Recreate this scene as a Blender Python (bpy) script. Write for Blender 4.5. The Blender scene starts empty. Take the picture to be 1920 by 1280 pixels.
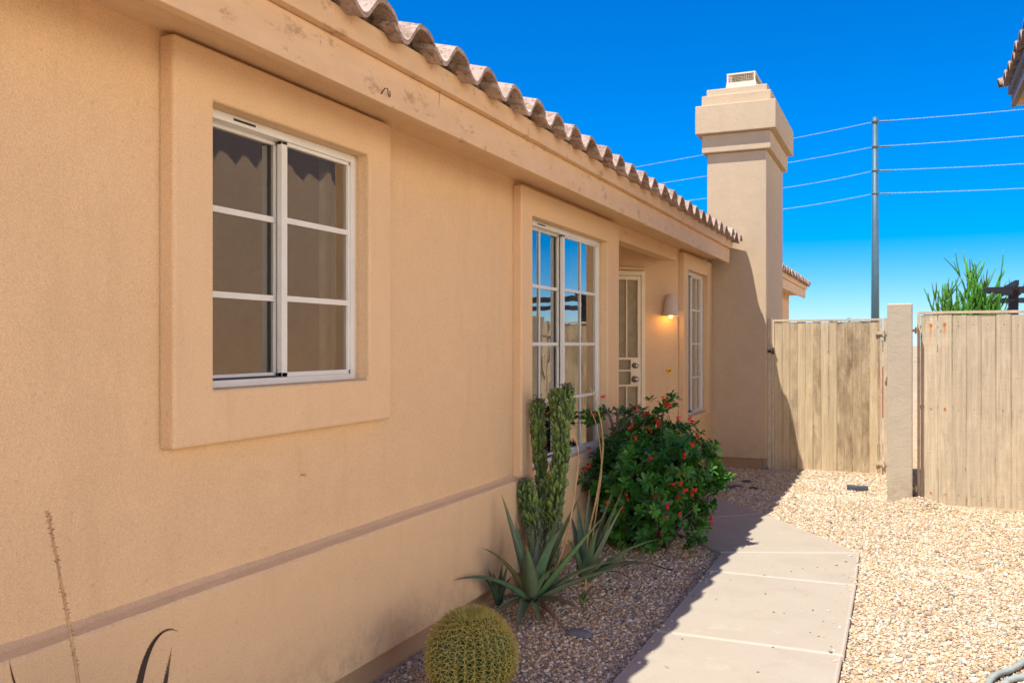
import bpy, bmesh, math, random
import numpy as np
from mathutils import Vector, Matrix, noise
random.seed(7); rng = np.random.default_rng(7)
S = bpy.context.scene; COL = S.collection
R = math.radians; PI = math.pi

# ------------------------------------------------------------------ camera, sky, sun, exposure
TH = math.atan(735/1684.0); ST, CT = math.sin(TH), math.cos(TH)
cam_d = bpy.data.cameras.new('camera'); cam = bpy.data.objects.new('camera', cam_d); COL.objects.link(cam)
cam.location = (0, 0, 1.5); cam.rotation_euler = (R(90), 0, TH)
cam_d.sensor_width = 36; cam_d.lens = 36*1684/1920.0; cam_d.shift_y = 4/1920.0
cam_d.clip_start = .05; cam_d.clip_end = 3000
cam_d.dof.use_dof = True; cam_d.dof.focus_distance = 4.2; cam_d.dof.aperture_fstop = 7.1
S.camera = cam
SUN_DIR = Vector((.252, .41, -1)).normalized()
w = bpy.data.worlds.new('World'); S.world = w; w.use_nodes = True
wn = w.node_tree; bg = wn.nodes['Background']
sky = wn.nodes.new('ShaderNodeTexSky'); sky.sky_type = 'NISHITA'; sky.sun_disc = False
sky.sun_elevation = R(64.7); sky.sun_rotation = R(209.8); sky.altitude = 400
sky.air_density = 1.0; sky.dust_density = .15; sky.ozone_density = 3.0
hs = wn.nodes.new('ShaderNodeHueSaturation'); hs.inputs['Saturation'].default_value = 1.45
tn = wn.nodes.new('ShaderNodeMix'); tn.data_type = 'RGBA'; tn.blend_type = 'MULTIPLY'; tn.inputs[0].default_value = 1; tn.inputs[7].default_value = (.58, .715, .98, 1)
wn.links.new(sky.outputs[0], tn.inputs[6]); wn.links.new(tn.outputs[2], hs.inputs['Color']); # added unseen cloud bank low in the east, bright fill for the shaded walls
def wnode(typ, **kw):
    nd = wn.nodes.new(typ)
    for k, v in kw.items(): setattr(nd, k, v)
    return nd
wtc = wnode('ShaderNodeTexCoord'); wsp = wnode('ShaderNodeSeparateXYZ'); wn.links.new(wtc.outputs['Generated'], wsp.inputs[0])
wmr = wnode('ShaderNodeMapRange', interpolation_type='SMOOTHSTEP'); wdt = wnode('ShaderNodeVectorMath', operation='DOT_PRODUCT'); wdt.inputs[1].default_value = (.88, -.47, 0); wn.links.new(wtc.outputs['Generated'], wdt.inputs[0])
wn.links.new(wdt.outputs['Value'], wmr.inputs[0]); wmr.inputs[1].default_value = .30; wmr.inputs[2].default_value = .62
wlo = wnode('ShaderNodeMapRange', interpolation_type='SMOOTHSTEP'); wlo.inputs[1].default_value = .46; wlo.inputs[2].default_value = .20; wn.links.new(wsp.outputs[2], wlo.inputs[0])
wml = wnode('ShaderNodeMath', operation='MULTIPLY'); wn.links.new(wmr.outputs[0], wml.inputs[0]); wn.links.new(wlo.outputs[0], wml.inputs[1])
wns = wnode('ShaderNodeTexNoise'); wns.inputs['Scale'].default_value = 3.2; wns.inputs['Detail'].default_value = 6; wn.links.new(wtc.outputs['Generated'], wns.inputs['Vector'])
wcr = wnode('ShaderNodeMapRange', interpolation_type='SMOOTHSTEP'); wcr.inputs[1].default_value = .30; wcr.inputs[2].default_value = .46; wn.links.new(wns.outputs[0], wcr.inputs[0])
wmu = wnode('ShaderNodeMath', operation='MULTIPLY'); wn.links.new(wml.outputs[0], wmu.inputs[0]); wn.links.new(wcr.outputs[0], wmu.inputs[1])
wmx = wnode('ShaderNodeMix', data_type='RGBA'); wn.links.new(wmu.outputs[0], wmx.inputs[0]); wn.links.new(hs.outputs[0], wmx.inputs[6]); wmx.inputs[7].default_value = (18, 16.2, 14, 1)
wn.links.new(wmx.outputs[2], bg.inputs['Color'])
bg.inputs['Strength'].default_value = .10
sd = bpy.data.lights.new('sun', 'SUN'); sd.energy = 4.0; sd.angle = R(.5); sd.color = (1, .95, .86)
so = bpy.data.objects.new('sun', sd); COL.objects.link(so); so.rotation_euler = SUN_DIR.to_track_quat('-Z', 'Y').to_euler()
so.location = (-3, -6, 12)
vs = S.view_settings; vs.view_transform = 'Standard'; vs.look = 'None'; vs.gamma = 1; vs.use_curve_mapping = False
vs.exposure = .95
S.cycles.max_bounces = 10; S.cycles.diffuse_bounces = 6

# ------------------------------------------------------------------ helpers
def pt(u, v, F):
    "world point that stands F metres ahead of the camera"
    r = F*(u-960)/1684.0
    return Vector((-F*ST+r*CT, F*CT+r*ST, 1.5-F*(v-644)/1684.0))
def link(o, parent=None):
    COL.objects.link(o)
    if parent: o.parent = parent; o.matrix_parent_inverse = Matrix.Translation(-parent.location)
    return o
def empty(name, loc): 
    o = bpy.data.objects.new(name, None); o.location = loc; o.empty_display_size = .1; COL.objects.link(o); return o
def tag(o, label=None, cat=None, group=None, kind=None):
    if label: o['label'] = label
    if cat: o['category'] = cat
    if group: o['group'] = group
    if kind: o['kind'] = kind
    return o
class MB:
    def __init__(s): s.v = []; s.f = []; s.c = []
    def add(s, vs, fs, col=None):
        b = len(s.v); s.v += [tuple(p) for p in vs]; s.f += [tuple(i+b for i in f) for f in fs]
        if col is not None: s.c += [tuple(col)]*len(vs)
        return s
    def box(s, x0, x1, y0, y1, z0, z1, col=None, M=None):
        vs = [Vector((x, y, z)) for x in (x0, x1) for y in (y0, y1) for z in (z0, z1)]
        if M: vs = [M @ p for p in vs]
        return s.add(vs, [(0,1,3,2), (4,6,7,5), (0,4,5,1), (2,3,7,6), (0,2,6,4), (1,5,7,3)], col)
    def prism(s, poly, z0, z1, col=None):
        n = len(poly); vs = [(x, y, z0) for x, y in poly]+[(x, y, z1) for x, y in poly]
        return s.add(vs, [tuple(range(n))[::-1], tuple(range(n, 2*n))]+[(i, (i+1) % n, (i+1) % n+n, i+n) for i in range(n)], col)
    def tube(s, pts, rad, n=8, cols=None, cap=True):
        pts = [Vector(p) for p in pts]; m = len(pts)
        if not hasattr(rad, '__len__'): rad = [rad]*m
        b = len(s.v); up = None
        for i, p in enumerate(pts):
            t = (pts[min(i+1, m-1)]-pts[max(i-1, 0)]).normalized()
            if up is None: up = t.orthogonal().normalized()
            up = (up-t*up.dot(t)).normalized(); sd_ = t.cross(up)
            for k in range(n):
                a = 2*PI*k/n; s.v.append(tuple(p+(up*math.cos(a)+sd_*math.sin(a))*rad[i]))
                if cols: s.c.append(tuple(cols[i]))
        for i in range(m-1):
            for k in range(n):
                s.f.append((b+i*n+k, b+i*n+(k+1) % n, b+(i+1)*n+(k+1) % n, b+(i+1)*n+k))
        if cap: s.f.append(tuple(b+k for k in range(n))[::-1]); s.f.append(tuple(b+(m-1)*n+k for k in range(n)))
        return s
    def lathe(s, c, prof, n=24, M=None):
        b = len(s.v)
        for r, z in prof:
            for k in range(n):
                p = Vector((r*math.cos(2*PI*k/n), r*math.sin(2*PI*k/n), z))
                if M: p = M @ p
                s.v.append(tuple(p+Vector(c)))
        for i in range(len(prof)-1):
            for k in range(n): s.f.append((b+i*n+k, b+i*n+(k+1) % n, b+(i+1)*n+(k+1) % n, b+(i+1)*n+k))
        return s
    def build(s, name, mat, parent=None, smooth=False, bevel=0, seg=2):
        me = bpy.data.meshes.new(name); me.from_pydata(s.v, [], s.f); 
        if s.c:
            a = me.color_attributes.new('col', 'FLOAT_COLOR', 'POINT')
            a.data.foreach_set('color', np.array([(c[0], c[1], c[2], 1) for c in s.c], 'f').ravel())
        me.materials.append(mat)
        if smooth: me.polygons.foreach_set('use_smooth', [True]*len(me.polygons))
        o = bpy.data.objects.new(name, me); link(o, parent)
        if bevel:
            m = o.modifiers.new('bevel', 'BEVEL'); m.width = bevel; m.segments = seg; m.limit_method = 'ANGLE'; m.angle_limit = R(40)
        return o
def np_mesh(name, V, Fc, mat, col=None, parent=None, smooth=False):
    "bulk mesh: V (n,3), Fc (m,k)"
    me = bpy.data.meshes.new(name); n = len(V); m, k = Fc.shape
    me.vertices.add(n); me.vertices.foreach_set('co', V.astype('f').ravel())
    me.loops.add(m*k); me.loops.foreach_set('vertex_index', Fc.astype('i').ravel())
    me.polygons.add(m); me.polygons.foreach_set('loop_start', np.arange(0, m*k, k, dtype='i'))
    me.polygons.foreach_set('loop_total', np.full(m, k, 'i'))
    if smooth: me.polygons.foreach_set('use_smooth', np.ones(m, bool))
    me.update(calc_edges=True); me.validate()
    if col is not None:
        a = me.color_attributes.new('col', 'FLOAT_COLOR', 'POINT')
        a.data.foreach_set('color', np.concatenate([col, np.ones((n, 1))], 1).astype('f').ravel())
    me.materials.append(mat); o = bpy.data.objects.new(name, me); return link(o, parent)

class NT:
    def __init__(s, name, rough=.8, spec=.3):
        s.m = bpy.data.materials.new(name); s.m.use_nodes = True; s.t = s.m.node_tree; s.b = s.t.nodes['Principled BSDF']
        s.b.inputs['Roughness'].default_value = rough; s.b.inputs['Specular IOR Level'].default_value = spec
        s.tc = s.t.nodes.new('ShaderNodeTexCoord').outputs['Object']
    def n(s, typ, **kw):
        nd = s.t.nodes.new(typ)
        for k, v in kw.items():
            if k in nd.inputs: 
                if hasattr(v, 'links'): s.t.links.new(v, nd.inputs[k])
                else: nd.inputs[k].default_value = v
            else: setattr(nd, k, v)
        return nd
    def l(s, a, b): s.t.links.new(a, b)
    def map(s, scale=(1, 1, 1)):
        m = s.n('ShaderNodeMapping'); m.inputs['Scale'].default_value = scale; s.l(s.tc, m.inputs['Vector']); return m.outputs[0]
    def noise(s, scale, detail=4, rough=.5, vec=None):
        nd = s.n('ShaderNodeTexNoise', Scale=scale, Detail=detail, Roughness=rough); s.l(vec or s.tc, nd.inputs['Vector']); return nd.outputs['Fac']
    def ramp(s, fac, stops, interp='LINEAR'):
        r = s.n('ShaderNodeValToRGB'); s.l(fac, r.inputs['Fac']); e = r.color_ramp.elements; r.color_ramp.interpolation = interp
        while len(e) < len(stops): e.new(.5)
        for i, (p, c) in enumerate(stops): e[i].position = p; e[i].color = (*c, 1) if len(c) == 3 else c
        return r.outputs['Color']
    def mix(s, fac, a, b, mode='MIX'):
        m = s.n('ShaderNodeMix', data_type='RGBA', blend_type=mode)
        for i, v in ((0, fac), (6, a), (7, b)):
            if hasattr(v, 'links'): s.l(v, m.inputs[i])
            elif i == 0: m.inputs[0].default_value = v
            else: m.inputs[i].default_value = (*v, 1)
        return m.outputs[2]
    def math(s, op, a, b=0.0, clamp=False):
        m = s.n('ShaderNodeMath', operation=op, use_clamp=clamp)
        for i, v in ((0, a), (1, b)):
            if hasattr(v, 'links'): s.l(v, m.inputs[i])
            else: m.inputs[i].default_value = v
        return m.outputs[0]
    def col(s, c):
        if hasattr(c, 'links'): s.l(c, s.b.inputs['Base Color'])
        else: s.b.inputs['Base Color'].default_value = (*c, 1)
        return s
    def bump(s, h, strength=.3, dist=.005):
        b = s.n('ShaderNodeBump'); b.inputs['Strength'].default_value = strength; b.inputs['Distance'].default_value = dist
        s.l(h, b.inputs['Height'])
        s.l(b.outputs[0], s.b.inputs['Normal']); return s

G3 = lambda v: (v, v, v)
def stucco(name, base, stain=.12, bumpd=.0035):
    n = NT(name, .92, .15)
    big = n.noise(.9, 4, .6); mid = n.noise(7, 4, .6); fine = n.noise(140, 3, .6); spk = n.noise(55, 2, .5)
    c = n.mix(n.math('MULTIPLY', big, .45), base, tuple(x*(1-stain*1.6) for x in base))
    c = n.mix(n.ramp(mid, [(.45, G3(0)), (.75, G3(.35))]), c, tuple(x*1.1 for x in base))
    c = n.mix(n.ramp(spk, [(.66, G3(0)), (.74, G3(.35))]), c, tuple(x*.6 for x in base))
    gr = n.noise(230, 2, .6); c = n.mix(n.ramp(gr, [(.33, G3(.45)), (.5, G3(0))]), c, tuple(x*.72 for x in base)); c = n.mix(n.ramp(gr, [(.53, G3(0)), (.68, G3(.42))]), c, tuple(min(.9, x*1.28) for x in base))
    wob = n.n('ShaderNodeMix', data_type='VECTOR'); wob.inputs[0].default_value = .12; nn_ = n.n('ShaderNodeTexNoise', Scale=3.0, Detail=5.0); n.l(n.tc, nn_.inputs['Vector']); n.l(n.tc, wob.inputs[4]); n.l(nn_.outputs['Color'], wob.inputs[5])
    vo = n.n('ShaderNodeTexVoronoi', feature='DISTANCE_TO_EDGE', Scale=1.25); n.l(wob.outputs[1], vo.inputs['Vector'])
    ck = n.math('MULTIPLY', n.ramp(vo.outputs['Distance'], [(.0, G3(1)), (.0035, G3(0))]), n.ramp(n.noise(.8, 2), [(.90, G3(0)), (.96, G3(.3))]))
    c = n.mix(ck, c, tuple(x*.45 for x in base))
    zz = n.n('ShaderNodeSeparateXYZ'); n.l(n.tc, zz.inputs[0])
    low = n.math('MULTIPLY', n.math('SUBTRACT', 1, n.math('MULTIPLY', n.math('SUBTRACT', zz.outputs[2], .10), 3.2), True), n.ramp(n.noise(14, 6, .75), [(.42, G3(0)), (.62, G3(.5))]))
    c = n.mix(low, c, (.30, .22, .15))
    st = n.noise(2.2, 5, .7, n.map((3, 3, .5)))
    c = n.mix(n.ramp(st, [(.55, G3(0)), (.8, G3(.4))]), c, (base[0]*.75, base[1]*.72, base[2]*.7))
    n.col(c)
    h = n.math('ADD', n.math('MULTIPLY', fine, 1.2), n.math('ADD', n.math('MULTIPLY', spk, .5), n.math('MULTIPLY', mid, 1.2)))
    n.bump(h, .8, bumpd); return n.m
TAN = (.70, .482, .282)
M_stucco = stucco('stucco', TAN)
M_trim = stucco('trim_stucco', (.705, .487, .287), .08, .003)
M_chim = stucco('lit_chimney_stucco', (.585, .45, .30), .24)  # same paint as the house wall, darkened in colour to hold down the sunlight
M_block = stucco('block_wall_stucco', (.53, .46, .35), .2, .007)
M_foot = stucco('footing_concrete', (.42, .27, .16), .3)
def m_fascia():
    n = NT('fascia_paint', .7, .3); base = (.67, .46, .27)
    g = n.noise(9, 6, .65, n.map((1, .35, 1))); k = n.noise(5.5, 5, .75, n.map((1, 1, 2.2)))
    c = n.mix(n.ramp(g, [(.4, G3(0)), (.7, G3(.5))]), base, (.55, .35, .19))
    c = n.mix(n.ramp(k, [(.57, G3(0)), (.68, G3(.8))]), c, (.36, .22, .12))
    v = n.n('ShaderNodeTexVoronoi', Scale=2.3); n.l(n.map((1, 1, 1.5)), v.inputs['Vector'])
    sc = n.noise(22, 4, .7, n.map((1, 1.5, .3)))
    c = n.mix(n.ramp(sc, [(.655, G3(0)), (.70, G3(.8))]), c, (.15, .08, .04))
    n.col(c); n.bump(n.math('ADD', g, n.noise(60, 4, .6, n.map((1, .15, 1)))), .35, .004); return n.m
M_fascia = m_fascia()
def m_plain(name, c, rough=.6, spec=.4, metal=0, var=.25, sc=12, bump=.0015):
    n = NT(name, rough, spec); n.b.inputs['Metallic'].default_value = metal
    f = n.noise(sc, 5, .65)
    n.col(n.mix(n.ramp(f, [(.35, G3(0)), (.7, G3(1))]), c, tuple(x*(1-var) for x in c)))
    if bump: n.bump(n.noise(sc*8, 3, .6), .3, bump)
    return n.m
M_white = m_plain('window_frame_white', (.69, .67, .62), .4, .5, 0, .08, 6, 0)
M_cream = m_plain('security_door_cream', (.80, .68, .48), .45, .5, 0, .1, 9, 0)
M_dark = m_plain('dark_gasket', (.03, .03, .03), .6)
M_metal = m_plain('satin_nickel', (.5, .47, .42), .3, .5, 1, .2, 20)
M_brass = m_plain('polished_brass', (.80, .58, .12), .25, .5, 1, .1, 20)
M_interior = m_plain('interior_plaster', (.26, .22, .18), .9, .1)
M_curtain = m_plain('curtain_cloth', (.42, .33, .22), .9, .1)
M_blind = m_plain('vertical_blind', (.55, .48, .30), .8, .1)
M_black = m_plain('black_pergola_paint', (.022, .022, .028), .55, .4)
M_pole = m_plain('galvanised_pole_steel', (.075, .15, .18), .55, .5, .3, .2, 2)
M_wire = m_plain('aluminium_wire', (.33, .46, .57), .5, .5, .0, .1)
M_hose = m_plain('grey_hose_rubber', (.30, .36, .34), .5, .4)
M_tube = m_plain('black_drip_tube', (.015, .013, .012), .6)
M_rock = m_plain('grey_river_stone', (.17, .17, .175), .75, .3, 0, .45, 30)
M_slate = m_plain('dark_slate_brick', (.09, .10, .12), .8, .3, 0, .5, 18, .004)
M_rust = m_plain('rusty_steel', (.13, .07, .04), .8, .3, .2, .5, 40)
M_post = m_plain('gate_frame_paint', (.62, .50, .34), .6, .4, .0, .25, 14)
M_bark = m_plain('grey_bark', (.16, .11, .075), .9, .2, 0, .4, 30)
M_dry = m_plain('dry_leaf', (.34, .19, .09), .9, .1, 0, .4, 40)
M_redwall = m_plain('oxide_red_paint', (.36, .05, .04), .9, .1)
M_lampshade = m_plain('ceramic_sconce', (.62, .50, .39), .75, .3, 0, .12, 16)
def m_glass():
    n = NT('window_glass'); t = n.t; t.nodes.remove(n.b); out = t.nodes['Material Output']
    fr = n.n('ShaderNodeFresnel', IOR=1.95); gl = n.n('ShaderNodeBsdfGlossy'); gl.inputs['Roughness'].default_value = .003
    gl.inputs['Color'].default_value = (.98, .95, .9, 1)
    wv = n.noise(2.3, 2, .5); b = n.n('ShaderNodeBump'); b.inputs['Strength'].default_value = .06; b.inputs['Distance'].default_value = .02
    n.l(wv, b.inputs['Height']); n.l(b.outputs[0], gl.inputs['Normal'])
    tr = n.n('ShaderNodeBsdfTransparent'); tr.inputs['Color'].default_value = (.62, .64, .62, 1)
    mx = n.n('ShaderNodeMixShader'); f = n.math('ADD', n.math('MULTIPLY', fr.outputs[0], 1.7), .09, True)
    n.l(f, mx.inputs[0]); n.l(tr.outputs[0], mx.inputs[1]); n.l(gl.outputs[0], mx.inputs[2]); n.l(mx.outputs[0], out.inputs['Surface'])
    return n.m
M_glass = m_glass()
def m_attr(name, rough=.8, spec=.3, mul=None, bump=None, trans=0, sc=60, dirt=.3):
    n = NT(name, rough, spec); a = n.n('ShaderNodeAttribute', attribute_name='col').outputs['Color']
    f = n.noise(sc, 4, .65)
    c = n.mix(n.ramp(f, [(.35, G3(0)), (.7, G3(dirt))]), a, (0, 0, 0), 'MIX')
    n.col(c)
    if bump: n.bump(f, .5, bump)
    if trans:
        t = n.t; out = t.nodes['Material Output']; tl = n.n('ShaderNodeBsdfTranslucent'); mx = n.n('ShaderNodeMixShader')
        mx.inputs[0].default_value = trans
        cc = n.mix(1.0, c, (1.0, 1.15, .5), 'MULTIPLY'); n.l(cc, tl.inputs['Color'])
        n.l(n.b.outputs[0], mx.inputs[1]); n.l(tl.outputs[0], mx.inputs[2]); n.l(mx.outputs[0], out.inputs['Surface'])
    return n.m
M_pebble = m_attr('gravel_stone', .85, .25, sc=90, dirt=.22)
M_leaf = m_attr('bush_leaf', .45, .45, trans=.25, sc=30, dirt=.2)
M_petal = m_attr('red_bract', .6, .3, trans=.2, sc=80, dirt=.1)
M_aloe = m_attr('aloe_leaf', .5, .4, bump=.0015, sc=25, dirt=.25)
M_cactus = m_attr('cactus_skin', .55, .4, bump=.002, sc=45, dirt=.35)
M_spine = m_attr('cactus_spine', .5, .3, sc=20, dirt=.1, trans=.15)
def m_tile():
    n = NT('clay_tile', .85, .2)
    a = n.noise(2.1, 3, .6); b = n.noise(35, 5, .7); g = n.noise(10, 5, .7)
    c = n.ramp(a, [(.3, (.33, .22, .165)), (.5, (.43, .31, .25)), (.7, (.52, .41, .34))])
    c = n.mix(n.ramp(g, [(.46, G3(0)), (.62, G3(.8))]), c, (.15, .095, .06))
    c = n.mix(n.ramp(b, [(.58, G3(0)), (.75, G3(.5))]), c, (.64, .55, .47))
    at = n.n('ShaderNodeAttribute', attribute_name='col').outputs['Color']; sp_ = n.n('ShaderNodeSeparateColor'); n.l(at, sp_.inputs[0])
    c = n.mix(n.math('MULTIPLY', sp_.outputs[0], .55), c, (.30, .19, .13)); c = n.mix(n.math('MULTIPLY', sp_.outputs[1], .5), c, (.62, .54, .46))
    h2 = n.noise(48, 4, .7); c = n.mix(n.ramp(h2, [(.55, G3(0)), (.62, G3(.7))]), c, (.11, .075, .05))
    n.col(c); n.bump(n.math('ADD', b, n.math('MULTIPLY', g, .7)), .8, .008); return n.m
M_tile = m_tile()
def m_mortar():
    n = NT('tile_mortar', .95, .1); a = n.noise(26, 4, .7)
    n.col(n.ramp(a, [(.35, (.03, .02, .012)), (.5, (.10, .07, .045)), (.7, (.26, .19, .13))])); n.bump(a, 1, .02); return n.m
M_mortar = m_mortar()
def m_board(name, base, dark, stain):
    n = NT(name, .85, .2); a = n.n('ShaderNodeAttribute', attribute_name='col').outputs['Color']
    g = n.noise(16, 7, .7, n.map((3.2, 3.2, .12))); s = n.noise(3.5, 6, .75, n.map((2.2, 1, .8))); f = n.math('ADD', n.noise(70, 4, .7, n.map((1, 1, .15))), n.noise(9, 5, .7, n.map((.6, 1, 9))))
    c = n.mix(n.ramp(g, [(.38, G3(0)), (.66, G3(.9))]), base, tuple(x*.66 for x in base)); c = n.mix(n.ramp(n.noise(40, 4, .7, n.map((1, 1, .05))), [(.56, G3(0)), (.66, G3(.5))]), c, tuple(x*.5 for x in base)); c = n.mix(n.ramp(n.noise(6, 4, .7, n.map((1, 1, .4))), [(.5, G3(0)), (.7, G3(.5))]), c, tuple(min(.85, x*1.25) for x in base))
    sep = n.n('ShaderNodeSeparateColor'); n.l(a, sep.inputs[0])
    st = n.math('MULTIPLY', n.math('POWER', sep.outputs[0], 1.0), n.math('ADD', n.math('MULTIPLY', s, 2.4), -.7, True), True)
    c = n.mix(n.math('MULTIPLY', st, stain, True), c, dark)
    kn = n.n('ShaderNodeTexVoronoi', Scale=3.1); n.l(n.map((2.5, 1, .9)), kn.inputs['Vector'])
    c = n.mix(n.ramp(kn.outputs['Distance'], [(.03, G3(.8)), (.07, G3(0))]), c, (.2, .12, .06))
    c = n.mix(n.math('MULTIPLY', sep.outputs[1], .30), c, tuple(x*.45 for x in base))
    n.col(c); n.bump(n.math('ADD', n.math('MULTIPLY', g, 1.2), f), .6, .005); return n
M_board = m_board('gate_board', (.72, .56, .35), (.13, .075, .03), 1.0).m
nb = m_board('fence_board', (.67, .565, .40), (.30, .21, .12), .7)
def rust_stains(n):
    sp = n.n('ShaderNodeSeparateXYZ'); n.l(n.tc, sp.inputs[0]); X, Z = sp.outputs[0], sp.outputs[2]
    tot = None
    for x0, z0, ln, wd, k in ((.225, 1.665, .20, .015, 1), (.338, 1.672, .13, .015, 1), (.225, .90, .01, .012, .4), (.342, .90, .025, .013, .9), (.225, .13, .03, .013, .7), (.338, .125, .02, .012, .5), (.69, .10, .01, .012, .5), (.81, .90, .012, .01, .5)):
        dx = n.math('DIVIDE', n.math('ABSOLUTE', n.math('SUBTRACT', X, x0)), wd)
        dz = n.math('SUBTRACT', z0, Z)
        d1 = n.math('DIVIDE', n.math('ABSOLUTE', dz), wd*1.3)
        blob = n.math('SUBTRACT', 1.35, n.math('ADD', n.math('POWER', dx, 2), n.math('POWER', d1, 2)), True)
        m = n.math('MULTIPLY', n.math('GREATER_THAN', dz, 0), n.math('SUBTRACT', 1, n.math('DIVIDE', dz, ln), True), True)
        drip = n.math('MULTIPLY', n.math('MULTIPLY', n.math('SUBTRACT', 1, dx, True), m, True), .95)
        a = n.math('MULTIPLY', n.math('MAXIMUM', blob, drip), k)
        tot = a if tot is None else n.math('MAXIMUM', tot, a)
    src = n.b.inputs['Base Color'].links[0].from_socket
    n.col(n.mix(tot, src, (.56, .17, .02))); return n.m
M_fboard = rust_stains(nb)
def m_ground():
    n = NT('decomposed_granite', .95, .1); v = n.n('ShaderNodeTexVoronoi', Scale=58); n.l(n.tc, v.inputs['Vector'])
    sep = n.n('ShaderNodeSeparateColor'); n.l(v.outputs['Color'], sep.inputs[0])
    c = n.ramp(sep.outputs[0], [(0, (.20, .13, .08)), (.25, (.45, .31, .18)), (.6, (.55, .40, .25)), (1, (.66, .54, .40))])
    b = n.noise(.7, 4, .6); c = n.mix(n.ramp(b, [(.4, G3(0)), (.7, G3(.3))]), c, (.46, .30, .17))
    n.col(c); n.bump(n.math('SUBTRACT', 1, v.outputs['Distance']), .8, .012); return n.m
M_ground = m_ground()
def m_far():
    n = NT('desert_ground', .95, .1); n.col(n.ramp(n.noise(.05, 8, .7), [(.3, (.34, .25, .16)), (.7, (.46, .35, .23))])); return n.m
M_far = m_far()
def m_path():
    n = NT('path_concrete', .85, .25)
    a = n.noise(1.6, 5, .65); b = n.noise(60, 5, .7); s = n.noise(9, 5, .7)
    c = n.mix(n.ramp(a, [(.35, G3(0)), (.7, G3(.5))]), (.37, .318, .25), (.40, .352, .285))
    c = n.mix(n.ramp(s, [(.6, G3(0)), (.75, G3(.3))]), c, (.30, .245, .19))
    c = n.mix(n.ramp(b, [(.62, G3(0)), (.75, G3(.4))]), c, (.36, .28, .21))
    gr = n.noise(260, 2, .6); c = n.mix(n.ramp(gr, [(.36, G3(.35)), (.5, G3(0))]), c, (.24, .19, .145))
    s2 = n.noise(3.1, 6, .75); c = n.mix(n.ramp(s2, [(.50, G3(0)), (.66, G3(.35))]), c, (.30, .245, .19)); c = n.mix(n.ramp(s2, [(.32, G3(.3)), (.42, G3(0))]), c, (.46, .41, .345))
    at = n.n('ShaderNodeAttribute', attribute_name='col').outputs['Color']; sep = n.n('ShaderNodeSeparateColor'); n.l(at, sep.inputs[0])
    n.col(n.mix(sep.outputs[0], c, (.60, .53, .45))); n.bump(b, .25, .002); return n.m
M_path = m_path()
def m_emit(name, c, e):
    n = NT(name); n.col(c); n.b.inputs['Emission Color'].default_value = (*c, 1); n.b.inputs['Emission Strength'].default_value = e; return n.m
M_bulb = m_emit('lit_bulb', (1, .50, .10), 9)

# ------------------------------------------------------------------ the ground
XW, XS = -2.19, -2.13     # upper wall plane; surround and wainscot plane
me = MB(); me.add([(-400, -400, -.03), (400, -400, -.03), (400, 600, -.03), (-400, 600, -.03)], [(0, 1, 2, 3)])
tag(me.build('ground', M_far), kind='structure')
def gz(x, y):
    z = .006*noise.noise(Vector((x*1.3, y*1.3, 3)))+.004
    z += .085*math.exp(-(((x-.13)/.20)**2+((y-8.86)/.20)**2))        # a little heap at the foot of the fence
    z += .03*math.exp(-(((x+.1)/.5)**2+((y-9.0)/.5)**2))
    z += .03*math.exp(-(((x+1.75)/.35)**2+((y-4.5)/.8)**2))
    return z
g = MB(); NX, NY = 110, 300
xs = np.linspace(-7, 9, NX+1); ys = np.concatenate([np.linspace(-6, 12.5, NY-40), np.linspace(12.7, 30, 41)])
xs = np.sort(np.concatenate([np.linspace(-9, -2.5, 8), np.linspace(-2.4, 1.3, 95), np.linspace(1.5, 12, 8)])); NX = len(xs)-1; NY = len(ys)-1
V = [(x, y, gz(x, y)) for y in ys for x in xs]
Fq = [(j*(NX+1)+i, j*(NX+1)+i+1, (j+1)*(NX+1)+i+1, (j+1)*(NX+1)+i) for j in range(NY) for i in range(NX)]
g.add(V, Fq); tag(g.build('gravel_ground', M_ground, smooth=True), kind='structure')

PZ = .034
jy = [-4.8, -3.47, -2.14, -.81, .52, 1.85, 3.17, 4.50, 5.83]
slabs = [[(-1.165, a), (-.255, a), (-.262, b), (-1.17, b)] for a, b in zip(jy[:-1], jy[1:])]
slabs += [[(-1.17, 5.83), (-.262, 5.83), (-.28, 6.75), (-1.185, 6.38)],
          [(-1.185, 6.38), (-.28, 6.75), (-1.10, 7.98), (-1.95, 7.25), (-1.56, 6.85)],
          [(-1.10, 7.98), (-1.65, 8.68), (-2.10, 9.10), (-3.0, 8.2), (-2.10, 7.14), (-1.95, 7.25)]]
pm = MB()
def inset(poly, d):
    c = []
    n = len(poly)
    for i in range(n):
        p = Vector(poly[i]); a = (Vector(poly[i-1])-p).normalized(); b = (Vector(poly[(i+1) % n])-p).normalized()
        s = a+b
        if s.length < .05: s = Vector((-a.y, a.x)); k = d
        else:
            sn = abs(a.x*b.y-a.y*b.x); s = s/max(sn, .3); k = d
        c.append(p+s*k)
    return c
for sl in slabs:
    A = inset(sl, .005); B = inset(sl, .011); Cc = inset(sl, .026); n = len(sl)
    vs_ = [(p[0], p[1], -.05) for p in A]+[(p[0], p[1], PZ-.007) for p in A]+[(p[0], p[1], PZ) for p in B]+[(p[0], p[1], PZ+.001) for p in Cc]
    b0 = len(pm.v); pm.v += vs_; pm.c += [(.35, 0, 0)]*n+[(.45, 0, 0)]*n+[(.3, 0, 0)]*n+[(0, 0, 0)]*n
    for k in range(3):
        for i in range(n): pm.f.append((b0+k*n+i, b0+k*n+(i+1) % n, b0+(k+1)*n+(i+1) % n, b0+(k+1)*n+i))
    pm.f.append(tuple(b0+3*n+i for i in range(n)))
tag(pm.build('path', M_path), kind='structure')

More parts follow.
